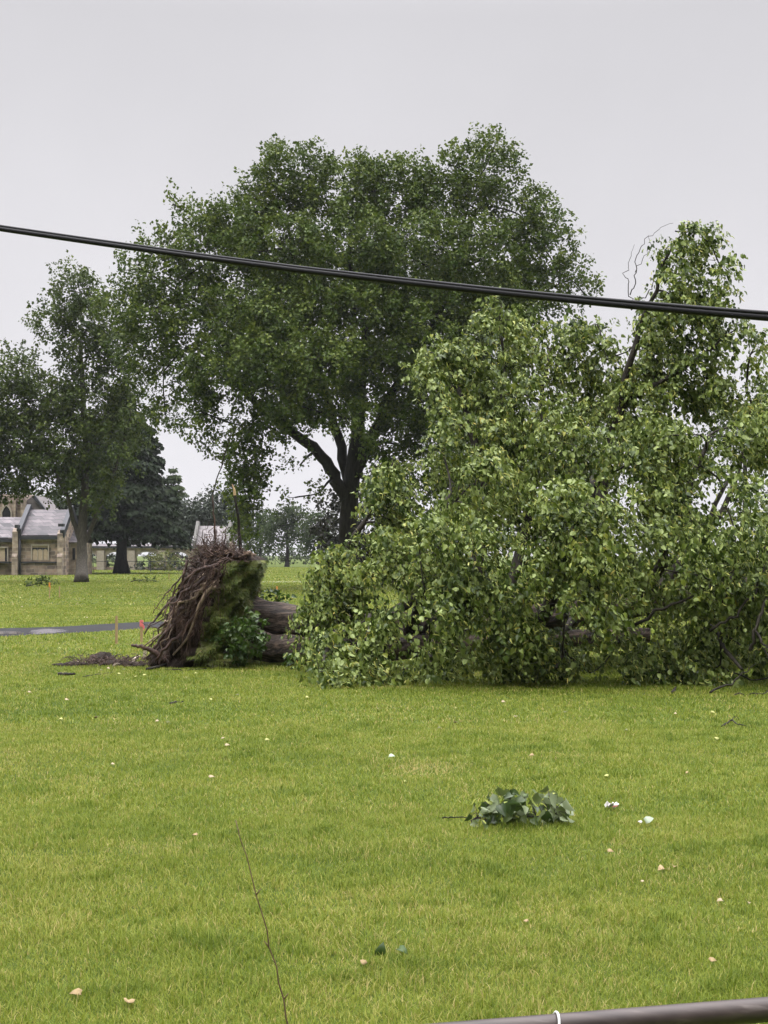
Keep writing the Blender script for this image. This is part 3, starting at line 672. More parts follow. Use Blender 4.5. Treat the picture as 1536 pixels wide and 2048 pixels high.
# two stems of the trunk
UP = wob([P(450,1225,28.5), P(520,1241,28.3), P(600,1248,28.0), P(720,1262,27.6), P(900,1252,27.2), P(1100,1235,26.8), P(1300,1205,26.6), P(1520,1170,26.4)], 26, .012, rng)
LO = wob([P(450,1262,28.1), P(520,1296,27.8), P(600,1301,27.5), P(720,1303,27.1), P(900,1290,26.4), P(1100,1280,25.9), P(1300,1270,25.6)], 24, .012, rng)
rU = np.linspace(.36, .16, 26); rU[:3] += (.22, .10, .03); rL = np.linspace(.27, .12, 24); rL[:3] += (.22, .1, .03)
def logtube(pts, rad, nm):
    mb = MB(); mb.tube(pts, rad, 28)
    vs = np.array(mb.v); c = np.repeat(pts, 28, 0)
    a = np.tile(np.arange(28), len(pts)); s = np.repeat(np.arange(len(pts)), 28)
    k = 1 + .05 * np.sin(a * 2 * np.pi * 7 / 28 + s * .2) + rng.normal(0, .03, len(a))
    mb.v = [tuple(x) for x in (c + (vs - c) * k[:, None])]
    return mb.build(nm, M_log, ft, True)
logtube(UP, rU, 'trunk'); logtube(LO, rL, 'trunk')
base_sk = skeleton([(UP[4:], rU[4:]), (LO[4:], rL[4:])])

M_lin = leafmat('linden_leaf', [(0, (.030, .055, .008)), (.38, (.070, .110, .015)), (.66, (.18, .235, .036)), (.86, (.37, .41, .085)), (1, (.45, .43, .11))], under=(.235, .30, .085), transl=.12, rough=.4, spec=.28)
M_bract = leafmat('linden_bract', [(0, (.24, .30, .06)), (.5, (.48, .51, .13)), (.9, (.62, .60, .19)), (1, (.55, .44, .10))], spec=.25, transl=.35, rough=.5)
def name_count(k): return int(k.sum())
def bough(label, limbs, lobes, seed, dens=72, sp_len=.40, extra=None, cn=18, cs=.16, tr=17):
    """a limb of the fallen tree with its twigs, leaves and flower bracts"""
    rng = np.random.default_rng(seed); mb = MB(); lines = []
    for pts, r0, r1 in limbs:
        pp = wob([P(*q) for q in pts], len(pts) * 4, .03, rng); rr = np.linspace(r0, r1, len(pp))
        mb.tube(pp, rr, 8); lines.append((pp, rr))
    L3 = []
    for l in lobes:
        px, py, rx, ry, d = l[:5]; f = l[5] if len(l) > 5 else 1; s = d / F; rx = max(rx - tr, rx * .55); ry = max(ry - tr, ry * .55); f *= 1.35
        L3.append((Pn(px, py, d), np.array((rx*s, max(.45, .75*(rx+ry)/2*s), ry*s)), f))
    sk = grow(mb, skeleton(lines), np.array([c for c, r, f in L3]), rng, rmax=.07, tipr=.014, kpipe=.018, npt=9)
    sub, so = shell(L3, dens / (cn + 1), rng, .62, .08)
    cl = np.repeat(np.arange(len(sub)), cn); h_ = rng.random(len(cl))
    base = sub[cl] + rng.normal(0, 1, (len(cl), 3)) * (cs, cs, cs * .6); base[:, 2] -= .6 * h_ ** 1.5 * (rng.random(len(sub))[cl])
    kk = base[:, 2] > .10; base, cl = base[kk], cl[kk]; out = so[cl]; ctint = rng.random(len(sub))[cl]
    n = len(base)
    sel = rng.choice(n, int(n * .34), replace=False)
    grow(mb, sk, base[sel], rng, rmax=.028, tipr=.0035, kpipe=.011, sides=4, npt=6)
    for pts, r0, r1 in (extra or []):
        pp = wob([P(*q) for q in pts], len(pts) * 4, .02, rng); mb.tube(pp, np.linspace(r0, r1, len(pp)), 5)
    bo = mb.build('bough', M_twig, ft, True); bo['label'] = label
    # hanging sprays
    per = 15
    ax = unit(out * .55 + rng.normal(0, .35, (n, 3)) + np.array((.22, -.05, -.42)))
    s = (np.arange(per) + .5) / per; s = np.tile(s, (n, 1)) + rng.normal(0, .03, (n, per)); L = sp_len * (.55 + .9 * rng.random((n, 1)))
    p = base[:, None] + ax[:, None] * (s * L)[..., None]; p[..., 2] -= .55 * (s * L) ** 2 / .5
    side = unit(np.cross(ax, np.array((0, 0, 1.)) + rng.normal(0, .3, (n, 3)))); sg = np.where(np.arange(per) % 2, 1, -1)[None, :, None]
    p += side[:, None] * sg * .045 + rng.normal(0, .03, p.shape); okz = p[..., 2] > .03
    tip = unit(ax[:, None] * .35 + side[:, None] * sg * .55 + np.array((.16, 0, -.85)) + rng.normal(0, .30, p.shape))
    nr = unit(out[:, None] * .5 + np.array((0, -.1, .40)) + rng.normal(0, .42, (n, 1, 3)) + rng.normal(0, .34, p.shape))
    flip = rng.random((n, per)) < .30; nr = np.where(flip[..., None], -nr, nr)
    sz = .088 * (.45 + .75 * rng.random((n, per))) * (.72 + .5 * rng.random((n, 1)))
    ti = np.clip(-.02 + .38 * ctint[:, None] + .38 * rng.random((n, 1)) + rng.normal(0, .17, (n, per)), 0, 1)
    f = lambda a: a[okz]
    leaves('foliage', HEART, f(p), f(tip), f(nr), f(sz), f(ti), M_lin, bo); print('LEAVES', name_count(okz))
    m = rng.random((n, per)) < .85 * rng.random((n, 1)) * (s > .35) * okz
    q = p[m] + rng.normal(0, .02, (m.sum(), 3)); tp = unit(np.array((.25, 0, -.55)) + rng.normal(0, .5, q.shape)); nn = unit(rng.normal(0, 1, q.shape) + np.array((0, -.4, .3)))
    leaves('flower_bracts', STRAP, q, tp, nn, .08 * (.7 + .6 * rng.random(len(q))), rng.random(len(q)), M_bract, bo)
    return bo
bough('low bough at the left end spilling over the trunk',
 [([(600,1262,27.7),(660,1180,27.0),(720,1060,26.8),(770,950,26.9)], .12, .02), ([(700,1255,27.2),(680,1250,26),(660,1290,24.6),(640,1340,23.6)], .10, .02), ([(690,1255,27.2),(720,1240,26),(740,1230,24.8),(740,1280,24)], .09, .02)],
 [(668,1205,48,56,26.2),(645,1170,34,40,26.6,.9),(700,1140,62,60,26.4),(640,1340,42,34,23.4,.8),(655,1275,26,40,24.8,.6),(715,1250,80,80,24.6,.9),(700,1345,60,34,23.6,.6),(782,1120,60,80,26),(800,1000,34,60,27),(775,1055,40,46,26.6),(786,925,22,30,27,.9),(680,1095,24,20,26.6,.7),(772,960,20,40,27,.6)], 51,
 extra=[([(668,1180,26.2),(655,1150,26.1),(661,1128,26.1),(640,1112,26.1)], .022, .008), ([(668,1180,26.2),(690,1140,26.0),(705,1110,26.0)], .02, .006), ([(780,1040,26.6),(745,1030,26.4),(722,1022,26.4)], .012, .004)])
bough('middle bough hanging down to the grass',
 [([(820,1260,27.0),(850,1180,26.2),(880,1080,25.8),(900,980,26.2)], .12, .03), ([(860,1258,26.8),(880,1230,25.6),(870,1280,24.2),(860,1330,23.3)], .10, .02)],
 [(835,1060,72,70,23.1),(850,1190,105,100,23.1),(800,1340,50,30,23.8,0.73),(1010,1290,60,50,23.6,1.1),(985,1235,56,46,23.4,1.2),(880,1340,90,40,23.8,1.05),(940,970,90,90,24.6),(880,880,44,70,27.2),(960,1110,100,90,23.1),(975,1260,95,90,24.2,1.05)], 52)
bough('tall bough rising over the middle of the crown',
 [([(930,1240,27.0),(965,1060,27.3),(968,960,27.4),(940,850,27.8),(915,780,28)], .15, .05), ([(966,1010,27.4),(1000,880,28),(1010,760,28.3),(1000,650,28.4)], .10, .02), ([(1010,1240,26.8),(1060,1020,27.6),(1080,860,28),(1100,700,28.4)], .11, .03)],
 [(915,760,66,84,28),(985,690,84,76,28.4),(1003,612,44,32,28.5),(1090,690,76,56,28.5),(868,690,26,36,28,.7),(858,780,26,60,27.8,.6),(1050,790,96,86,28),(960,860,84,76,28),(1150,690,50,44,28.6,.9),(1120,640,44,28,28.5,.8),(1040,900,96,90,27.2)], 53, sp_len=.40, cn=10, cs=.16,
 extra=[([(950,870,27.7),(890,825,27.6),(845,825,27.5)], .02, .006)])
bough('tall broken bough reaching up at the right into the sky',
 [([(1160,1220,26.8),(1200,1000,27.2),(1225,880,27.3),(1255,740,27.2),(1290,630,27.1),(1318,560,27.0),(1340,500,27),(1362,465,27)], .15, .010), ([(1240,800,27.2),(1330,760,26.8),(1400,720,26.6),(1470,660,26.4)], .06, .012), ([(1300,1210,26.6),(1460,1000,26.8),(1505,830,26.8),(1485,740,26.8),(1530,660,26.8)], .08, .008)],
 [(1350,462,44,30,27,.9),(1395,458,36,26,27,.8),(1330,510,40,38,27,.8),(1415,482,24,18,27,.5),(1355,565,54,46,27,.9),(1395,640,52,44,27,.9),(1330,690,60,46,27.4,.9),(1375,745,66,52,27,.9),(1288,625,22,26,27,.5),(1440,530,14,10,27,.4),(1475,640,40,22,26.6,.6),(1520,700,34,34,26.4,.7),(1490,770,40,24,26.6,.4),(1212,720,60,56,28),(1195,650,40,30,28,.8),(1270,800,76,60,27),(1430,700,44,44,27,.8),(1400,590,50,40,27),(1330,640,50,46,27.3),(1345,590,40,40,27),(1310,740,60,50,27.4),(1440,620,34,30,26.8,.7),(1420,760,60,50,27),(1260,700,40,40,27.6,.8),(1200,820,80,70,27.4)], 54, dens=84, sp_len=.32, cn=6, cs=.11, tr=17,
 extra=[([(1262,610,27.1),(1258,570,27),(1250,545,27),(1262,520,27),(1266,490,27)], .010, .003), ([(1260,590,27.1),(1275,535,27),(1272,510,27),(1290,480,27),(1320,455,27),(1345,448,27)], .010, .003), ([(1270,545,27),(1300,500,27),(1296,470,27)], .007, .003),
        ([(1262,620,27.1),(1300,585,27),(1318,550,27)], .014, .005), ([(1330,500,27),(1370,460,27),(1410,455,27)], .009, .003)])
bough('wide bough sweeping toward the viewer at centre right',
 [([(1080,1240,26.5),(1130,1120,25.4),(1180,1000,25),(1200,900,25.8)], .13, .03), ([(1120,1240,26.3),(1140,1220,25),(1130,1280,23.8),(1110,1340,23)], .10, .02), ([(1000,1255,26.3),(1020,1200,24.6),(1040,1290,23.4)], .08, .02)],
 [(1150,890,100,86,24.6),(1200,1030,110,90,23.1),(1110,1060,90,80,23.1),(1130,1180,120,100,23.1),(1060,1340,110,40,23.8,1.05),(1180,1345,80,34,23.8,0.85),(1250,1270,90,90,23.9,0.85),(1060,1290,80,50,23.8,0.85),(1250,930,70,60,24.6)], 55)
bough('bough at the right edge with bare grey branches low down',
 [([(1280,1205,26.6),(1340,1080,25.2),(1380,960,25.2),(1420,880,25.4)], .13, .03), ([(1350,1200,26.5),(1400,1220,25),(1440,1280,23.6),(1480,1340,22.6)], .10, .02), ([(1420,1190,26.4),(1520,1120,25),(1600,1020,24.8)], .11, .03)],
 [(1330,870,60,44,24.6,.9),(1400,870,76,50,24.6),(1480,880,76,60,24.6),(1330,980,90,80,24.6),(1450,1010,100,90,23.1),(1330,1140,90,90,23.1),(1470,1140,84,66,23.1,.8),(1300,1340,80,40,23.8,0.85),(1390,1350,60,30,23.8,0.63),(1500,1360,50,24,23.8,0.73),(1600,960,90,100,24.6),(1640,1150,110,150,23.1),(1610,1330,80,60,23.8,1.05),(1540,840,40,30,25.6),(1400,1255,70,50,24.2,.9),(1440,1175,70,46,23.4,1.1),(1505,1180,50,46,23.4),(1480,1290,70,60,24.2,.9),(1440,1330,60,40,23.8,.8)], 56,
 extra=[([(1270,1250,23.3),(1340,1210,23.1),(1420,1178,23),(1480,1130,23.2)], .028, .012), ([(1420,1262,23),(1470,1235,22.9),(1510,1190,23),(1530,1130,23.2)], .026, .012), ([(1500,1300,22.6),(1512,1250,22.6),(1535,1200,22.8)], .03, .02), ([(1510,1260,22.6),(1530,1290,22.4),(1540,1330,22.3)], .02, .01),
        ([(1420,1385,21.9),(1465,1365,22.2),(1510,1330,22.5)], .018, .006), ([(1450,1392,21.7),(1500,1388,21.7),(1560,1380,21.9)], .014, .006)])

bough('rear bough deep in the shade behind the front boughs',
 [([(760,1262,27.5),(860,1150,28.8),(960,1050,29.4)], .12, .03), ([(1000,1240,27),(1120,1100,29),(1220,950,29.6)], .12, .03), ([(1300,1205,26.6),(1400,1080,28.4),(1460,950,29)], .11, .03)],
 [(720,1230,70,80,28.4,.5),(850,1230,100,90,28.6,.6),(880,1080,90,100,29,.6),(1000,1230,110,90,28.6,.6),(1010,1050,110,110,29.2,.6),(1150,1230,110,90,28.4,.6),(1160,1040,110,110,29.2,.6),(1300,1230,110,90,28,.6),(1310,1060,110,110,28.8,.6),(1440,1230,110,90,27.6,.6),(1460,1060,110,110,28,.6),(1100,880,110,90,29.4,.6),(1250,900,100,80,29,.6),(1400,930,100,70,28.4,.6),(1560,1150,90,150,27.5,.6),(1000,800,90,90,29.4,.6),(1080,960,120,90,29.6,.8),(900,960,90,90,29.6,.8),(1350,1180,120,120,29,.7),(1460,1250,120,80,28.6,.8),(1250,800,80,60,28.8,.5),(1230,850,110,90,28.8,.9),(1330,900,100,90,28.4,.9),(1430,860,90,70,28.2,.8),(1130,980,100,80,29,.8)], 57, dens=60, sp_len=.6)
# sucker shoots round the base
M_suck = leafmat('sucker_leaf', [(0, (.028, .062, .009)), (.5, (.058, .112, .016)), (1, (.11, .17, .026))], transl=.25, rough=.4, spec=.5)
def suckers(lobes, seed, dens=60, size=.085):
    rng = np.random.default_rng(seed); L3 = []
    for px, py, rx, ry, d in lobes: s = d / F; L3.append((Pn(px, py, d), np.array((rx*s, rx*s*.8, ry*s)), 1))
    base, out = shell(L3, dens, rng, .3, .04); mb = MB()
    src = [np.array(P(l[0] + rng.normal(0, 8), min(l[1] + l[3], 1322), l[4] + .4)) for l in lobes]
    sk = skeleton([(np.array([a, a + (c - a) * .5, c]), np.array([.02, .015, .01])) for a, (c, r, f) in zip(src, L3)])
    grow(mb, sk, base[rng.choice(len(base), len(base)//2, replace=False)], rng, rmax=.012, tipr=.003, sides=4, npt=5)
    so_ = mb.build('sucker_shoots', M_twig, ft)
    leaves('foliage', HEART, *sprig_leaves(base, out, rng, 9, .18, .05, size, .1, .2), M_suck, so_)
    so_['label'] = 'fresh dark green shoots'
suckers([(484,1278,40,38,26.9),(462,1290,26,30,26.9),(508,1285,26,36,26.9),(490,1250,26,20,27)], 61)
suckers([(640,1296,34,26,26.4),(600,1318,20,12,26.6),(668,1310,30,26,25.6)], 62)
suckers([(540,1203,26,14,28.9),(565,1208,18,10,28.9),(525,1192,10,14,29)], 63, 40)

# root plate: soil mass, turf skin, roots
M_soil = noisemat('dark_soil', [(.3, (.008, .006, .004)), (.5, (.024, .016, .011)), (.75, (.085, .06, .04))], 5, 9, rough=.95, bump=1.0)
M_root = noisemat('wet_root', [(.3, (.014, .007, .005)), (.5, (.055, .030, .022)), (.72, (.17, .105, .078))], 7, 6, (1, 1, .4), .6, .5)
M_rootp = noisemat('pale_root', [(.3, (.16, .11, .075)), (.7, (.34, .26, .19))], 9, 6, rough=.7, bump=.3)
DR = 28.1
LPX = [(1331,300),(1310,312),(1275,330),(1220,348),(1165,368),(1130,388),(1112,410),(1103,436)]
RPX = [(1331,500),(1310,500),(1275,498),(1220,498),(1165,508),(1128,528),(1112,524),(1103,498)]
def sec(zpx):
    l = np.interp(-zpx, [-a for a, b in LPX], [b for a, b in LPX]); r = np.interp(-zpx, [-a for a, b in RPX], [b for a, b in RPX]); return l, r
NZ, NA = 40, 64; pv = []
rp = np.random.default_rng(71); jit = rp.normal(0, 1, (NZ, NA))
for i in range(NZ):
    py = 1331 - (1331 - 1103) * i / (NZ - 1); l, r = sec(py); cx, hw = (l + r) / 2, (r - l) / 2
    tpr = 1 if i < NZ - 5 else (1 - ((i - NZ + 5) / 4.0) ** 2 * .45)
    for j in range(NA):
        a = 2 * math.pi * j / NA; ca, sa = math.cos(a), math.sin(a)
        sx = math.copysign(abs(ca) ** .75, ca); sy = math.copysign(abs(sa) ** .75, sa)
        k = tpr * (1 + .06 * math.sin(a * 5 + i * .5) + .05 * math.sin(a * 9 - i * .7) + .035 * jit[i, j])
        q = P(cx + hw * sx * k, py, DR); pv.append((q.x, DR + sy * 1.25 * k * (1 - .25 * i / NZ), max(q.z, -.05)))
pf = [(i*NA + j, i*NA + (j+1) % NA, (i+1)*NA + (j+1) % NA, (i+1)*NA + j) for i in range(NZ-1) for j in range(NA)] + [tuple((NZ-1)*NA + j for j in range(NA))]
plate = MB().add(pv, pf).build('root_plate', M_soil, ft, True)
# turf skin: over the right and front-right of the mass
tv, tfc, idx = [], [], {}
def turfed(i, j):
    a = 2 * math.pi * j / NA; x = math.cos(a); y = math.sin(a); py = 1331 - 228 * i / (NZ - 1)
    q = pv[i*NA + j % NA]; ppx = CX + q[0] * F / q[1]
    div = np.interp(py, [1103, 1125, 1200, 1310, 1331], [446, 438, 414, 372, 366]) + 7 * math.sin(i * .9) + 4 * math.sin(i * 2.3)
    return ppx > div if y < .1 else x > .35
for i in range(NZ - 4):
    for j in range(NA):
        if turfed(i, j) and turfed(i+1, j) and turfed(i, j+1) and turfed(i+1, j+1):
            f = []
            for (u, v) in ((i, j), (i, (j+1) % NA), (i+1, (j+1) % NA), (i+1, j)):
                k = u*NA + v
                if k not in idx:
                    idx[k] = len(tv); q = np.array(pv[k]); c = np.array((P(sum(sec(1331 - 228*u/(NZ-1)))/2, 1200, DR).x, DR, q[2])); n_ = unit(q - c); tv.append(tuple(q + n_ * .035))
                f.append(idx[k])
            tfc.append(tuple(f))
M_turf = noisemat('hanging_turf', [(.3, (.04, .035, .018)), (.5, (.075, .088, .022)), (.7, (.14, .15, .035))], 6, 8, rough=.9, bump=.8)
turf = MB().add(tv, tfc).build('turf', M_turf, plate)
# grass hanging from the turf
A = np.array(tv); fcs = np.array(tfc); rt = np.random.default_rng(72)
fi = rt.integers(0, len(fcs), 26000); wts = rt.dirichlet((1, 1, 1, 1), len(fi))
gp = (A[fcs[fi]] * wts[..., None]).sum(1); cxy = np.array((P(430, 1200, DR).x, DR, 0)); on = gp - cxy; on[:, 2] = 0; on = unit(on)
m_ = vnoise(gp[:, 1] * 3 + gp[:, 0], gp[:, 2] * 3, .5, 9)
k_ = m_ > .30; gp, on, m_ = gp[k_], on[k_], m_[k_]
M_tblade = leafmat('turf_blade', [(0, (.065, .10, .014)), (.5, (.12, .165, .022)), (.85, (.19, .195, .040)), (1, (.28, .21, .09))], transl=.2, rough=.55)
leaves('turf_grass', NEEDLE, gp, on * .9 + np.array((0, 0, -.75)) + rt.normal(0, .35, gp.shape), on + rt.normal(0, .5, gp.shape) + np.array((0, 0, .5)), .062 * (.5 + rt.random(len(gp))), np.clip(m_ * .9 + rt.normal(0, .2, len(gp)), 0, 1), M_tblade, turf)['kind'] = 'stuff'
# roots combed down the underside
rr_ = np.random.default_rng(73)
def rootline(x0, y0, d0, x1, y1, d1, sag, r, pale=False, k=6, nm='root', n=12, amp=.018, par=None):
    a, b = Pn(x0, y0, d0), Pn(x1, y1, d1); mid = (a + b) / 2 + np.array((-sag, 0, sag * .5))
    pp = wob([a, mid, b], n, amp, rr_); pp[:, 2] = np.maximum(pp[:, 2], r * .4)
    return pp, np.linspace(r, r * .3, n)
for k in range(26):
    y0 = 1115 + 60 * rr_.random(); x0 = 400 + 40 * rr_.random(); x1 = 288 + 105 * rr_.random(); y1 = 1235 + 95 * rr_.random(); dd = DR - 1.1 - .25 * rr_.random() + .55 * (k % 3)
    pp, r2 = rootline(x0, y0, dd, x1, y1, dd - .15 + .3 * rr_.random(), .05 + .14 * rr_.random(), 0.014 + .026 * rr_.random(), amp=.05)
    MB().tube(pp, r2, 7).build('root', M_root if k % 6 else M_rootp, plate, True)
# particular big roots one can see
for q, r, mt in (([(437,1160,26.9),(415,1180,26.7),(395,1215,26.7),(384,1262,26.8),(345,1310,26.9)], .035, M_rootp), ([(440,1130,26.9),(395,1140,26.7),(372,1160,26.9),(352,1195,27.2)], .04, M_root),
                 ([(375,1120,27.3),(366,1150,27.2),(360,1190,27.2)], .03, M_root), ([(366,1150,27.2),(335,1185,27.1),(312,1215,27.0),(306,1228,27)], .016, M_root), ([(352,1165,27.2),(338,1212,27.1),(342,1240,27.1)], .012, M_root),
                 ([(350,1240,27),(320,1280,26.9),(300,1310,26.8),(292,1318,26.8)], .035, M_root), ([(395,1230,26.8),(360,1270,26.8),(325,1300,26.7),(308,1326,26.8)], .045, M_root), ([(318,1312,26.8),(296,1296,26.8),(263,1289,26.8)], .055, M_root), ([(345,1240,27),(318,1262,27.1),(312,1255,27.1),(290,1250,27.2),(284,1247,27.2)], .015, M_root)):
    pp = wob([P(*z) for z in q], 14, .01, rr_); MB().tube(pp, np.linspace(r, r * .45, 14), 8).build('root', mt, plate, True)
fr = MB()
for k in range(520):
    y0 = 1112 + 150 * rr_.random(); l, r_ = sec(y0); x0 = l + 8 + (.42 * (r_ - l)) * rr_.random(); dd = DR - .9 - .55 * rr_.random() + .9 * (rr_.random() < .3)
    L = 25 + 90 * rr_.random(); x1 = x0 - L * .36 * (-.35 + 1.75 * rr_.random()); y1 = min(1328, y0 + L * (.5 + .6 * rr_.random()))
    pp, r2 = rootline(x0, y0, dd, x1, y1, dd - .1 + .2 * rr_.random(), .02 + .12 * rr_.random(), .004 + .010 * rr_.random() ** 2, n=7, amp=.02)
    fr.tube(pp, r2, 4, cap=False)
for k in range(330):   # frayed tuft on the top edge
    x0 = 392 + 96 * rr_.random(); y0 = 1104 + 22 * rr_.random() + max(0, 430 - x0) * .5; dd = DR - 1.1 + 1.4 * rr_.random()
    h = (8 + 60 * rr_.random() ** 1.6 * math.exp(-((x0 - 432) / 34) ** 2) + 14 * rr_.random()) * (1.0 if x0 < 465 else .55); an = rr_.normal(-.25, .9); x1 = x0 + h * math.sin(an); y1 = y0 - h * math.cos(an)
    pp, r2 = rootline(x0, y0, dd, x1, y1, dd + rr_.normal(0, .2), rr_.normal(0, .12), .005 + .013 * rr_.random() ** 2, n=8, amp=.03)
    fr.tube(pp, r2, 4, cap=False)
for k in range(60):   # wispy ends lying at the foot
    x0 = 300 + 40 * rr_.random(); pp, r2 = rootline(x0, 1305 + 15 * rr_.random(), 27, x0 - 40 * rr_.random() + 10, 1318 + 14 * rr_.random(), 26.6 + .6 * rr_.random(), .03, .008, n=6)
    fr.tube(pp, r2, 4, cap=False)
for k in range(26):   # ragged ends sticking out past the underside
    y0 = 1130 + 170 * rr_.random(); l, r_ = sec(y0); x0 = l + 14; dd = DR - 1.0 + 1.2 * rr_.random(); L = 18 + 46 * rr_.random(); an = rr_.normal(.55, .55)
    pp, r2 = rootline(x0, y0, dd, x0 - L * math.cos(an), min(1326, y0 + L * math.sin(an)), dd + rr_.normal(0, .2), rr_.normal(0, .12), .007 + .016 * rr_.random() ** 2, n=9, amp=.035)
    fr.tube(pp, r2, 5, cap=False)
    e = pp[5]; q = e + np.array((-.25 * rr_.random(), rr_.normal(0, .1), -.05 - .3 * rr_.random())); q[2] = max(q[2], .02); fr.tube(wob([e, (e + q) / 2 + rr_.normal(0, .03, 3), q], 6, .02, rr_), np.linspace(r2[5] * .7, .002, 6), 4, cap=False)
fo = fr.build('fine_roots', M_root, plate); fo['kind'] = 'stuff'
for q, r in (([(432,1100,27.6),(428,1062,27.6),(430,1030,27.6),(424,990,27.6)], .022), ([(446,1100,27.6),(452,1080,27.5),(450,1055,27.5)], .02), ([(405,1108,27.5),(415,1085,27.5),(408,1068,27.5)], .018), ([(448,1090,27.3),(470,1112,27.2)], .03), ([(418,1105,27.3),(440,1085,27.3),(458,1090,27.2)], .02)):
    pp = wob([P(*z) for z in q], 10, .012, rr_); MB().tube(pp, np.linspace(r, r * .3, 10), 6).build('root', M_root, plate, True)
# tan torn soil on the top edge
M_tan = noisemat('tan_subsoil', [(.3, (.05, .03, .02)), (.7, (.20, .135, .085))], 14, 8, rough=.95, bump=.8)
def lump(c, rx, ry, rz, seed, n=18, m=10, amp=.22):
    r = np.random.default_rng(seed); vs, fs = [], []
    for i in range(m + 1):
        th = math.pi * i / m
        for j in range(n):
            ph = 2 * math.pi * j / n; k = 1 + amp * (math.sin(3*ph + i + seed) * .5 + r.normal(0, .4)) * math.sin(th)
            vs.append((c[0] + rx * k * math.sin(th) * math.cos(ph), c[1] + ry * k * math.sin(th) * math.sin(ph), c[2] + rz * k * math.cos(th)))
    for i in range(m):
        for j in range(n): fs.append((i*n + j, i*n + (j+1) % n, (i+1)*n + (j+1) % n, (i+1)*n + j))
    return vs, fs
sp_ = MB()
for k, (px, py, rx) in enumerate(((470,1112,.22),(450,1106,.16),(492,1108,.14),(430,1112,.12))): sp_.add(*lump(P(px, py + 3, 27.75), rx, .5, .08, 80 + k, 26, 12, .5))
sp_.build('torn_soil', M_tan, plate, True)

# saplings caught behind the plate
def stick(name, label, cat, q, r0, r1, mat, n=12, k=7, tipmat=None, group=None, amp=.006, branches=()):
    pp = wob(q, n, amp, rr_); root = thing(name, label, cat, tuple(pp[0]), group)
    mb = MB().tube(pp, np.linspace(r0, r1, n), k)
    for b in branches: bp = wob(b[0], 8, amp, rr_); mb.tube(bp, np.linspace(b[1], b[1]*.35, 8), 5)
    mb.build('stem', mat, root, True)
    if tipmat is not None:
        e = pp[-1]; dr = unit(pp[-1] - pp[-2]); MB().tube([e - dr*.005, e + dr*.10, e + dr*.2 + np.array((-.03, 0, 0))], [r1*1.25, r1*.95, r1*.2], 6).build('broken_end', tipmat, root)
    return root
M_splint = noisemat('splintered_wood', [(.3, (.40, .26, .13)), (.7, (.62, .46, .27))], 20, 4, (1, 1, .2), .7)
stick('snapped_sapling', 'dark snapped stem with pale splintered tip standing up out of the root plate', 'broken stem', [P(482,1108,27.8),P(478,1060,27.8),P(474,1020,27.8),P(469,990,27.8)], .034, .022, M_bark_dark, tipmat=M_splint, branches=[([P(480,1068,27.8),P(470,1060,27.8),P(466,1052,27.8)], .01)])
stick('bare_sapling', 'thin bare forked twig rising against the pale sky from the root plate', 'twig', [P(428,1092,27.9),P(432,1055,27.9),P(423,1005,27.9),P(432,960,27.9),P(446,930,27.9),P(452,895,27.9),P(462,870,27.9)], 0.016, .008, M_twig, n=18,
  branches=[([P(446,930,27.9),P(425,910,27.9),P(405,892,27.9)], .006), ([P(432,960,27.9),P(437,985,27.9)], .004), ([P(424,1000,27.9),P(414,980,27.9),P(406,965,27.9)], .004), ([P(446,930,27.9),P(450,905,27.9),P(444,880,27.9)], .004)])

# loose earth thrown out at the left
M_mud = M_soil
dm_ = MB()
def mound(px, py, w_, h_, dpt, seed):
    c = G(px, py); vs, fs = lump((c.x, c.y, 0), w_, dpt, h_, seed, 22, 12, .3); dm_.add([(x, y, max(z, -.03)) for x, y, z in vs], fs)
mound(206,1328,.20,.22,.25,91); mound(232,1331,.30,.10,.25,92); mound(150,1331,.28,.07,.25,93); mound(268,1332,.25,.08,.25,94); mound(120,1332,.15,.05,.2,95); mound(190,1326,.12,.16,.2,97)
tag(dm_.build('loose_soil', M_soil, smooth=True), 'dark clods of torn-up earth left of the root plate', 'soil', kind='stuff')
# thatch of roots and dead grass over the mound
th = MB()
for k in range(150):
    c = G(140 + 150 * rr_.random(), 1327 + 10 * rr_.random()); a = rr_.random() * 6.28; L = .12 + .25 * rr_.random()
    th.tube(wob([(c.x, c.y, .02 + .18*rr_.random()), (c.x + L*math.cos(a)*.5, c.y + L*math.sin(a)*.5, .10 + .12*rr_.random()), (c.x + L*math.cos(a), c.y + L*math.sin(a), .02)], 6, .01, rr_), np.linspace(.007, .002, 6), 4, cap=False)
tag(th.build('root_litter', M_root), 'mat of torn fine roots lying over the clods of earth', 'roots', kind='stuff')

# sticks on the ground
def gs_(pts, z=.03): return [G(x, y, z if len(pts[0]) < 3 else h) for x, y, *rest in pts for h in (rest[0] if rest else z,)]
def gstick(label, pts, r, mat=M_twig, name='fallen_stick', br=()):
    return stick(name, label, 'stick', [G(x, y, z) for x, y, z in pts], r, r * .5, mat, branches=[([G(x, y, z) for x, y, z in b], r * .5) for b in br])
gstick('long dark stick slanting on the grass below the root plate', [(294,1342,.03),(330,1336,.06),(368,1327,.10),(396,1320,.22)], .030)
gstick('thin dark twig lying flat below the long slanting stick', [(330,1341,.02),(365,1343,.02),(414,1340,.03)], .012)
gstick('short thick piece of branch lying left of the root litter', [(116,1353,.03),(134,1352.6,.035),(150,1352,.03)], .035)
gstick('thin curved twig beside the short thick piece of branch', [(166,1356,.02),(195,1350,.02),(225,1347,.02)], .009)
gstick('small dark twig alone on the open lawn in the middle', [(340,1410,.02),(352,1407,.025),(366,1407,.03)], .016)
gstick('dark bent twig at the right edge on the lawn below the crown', [(1444,1456,.02),(1462,1450,.06),(1480,1455,.02),(1500,1456,.02)], .012, br=[[(1462,1450,.06),(1470,1446,.09),(1478,1447,.07)]])
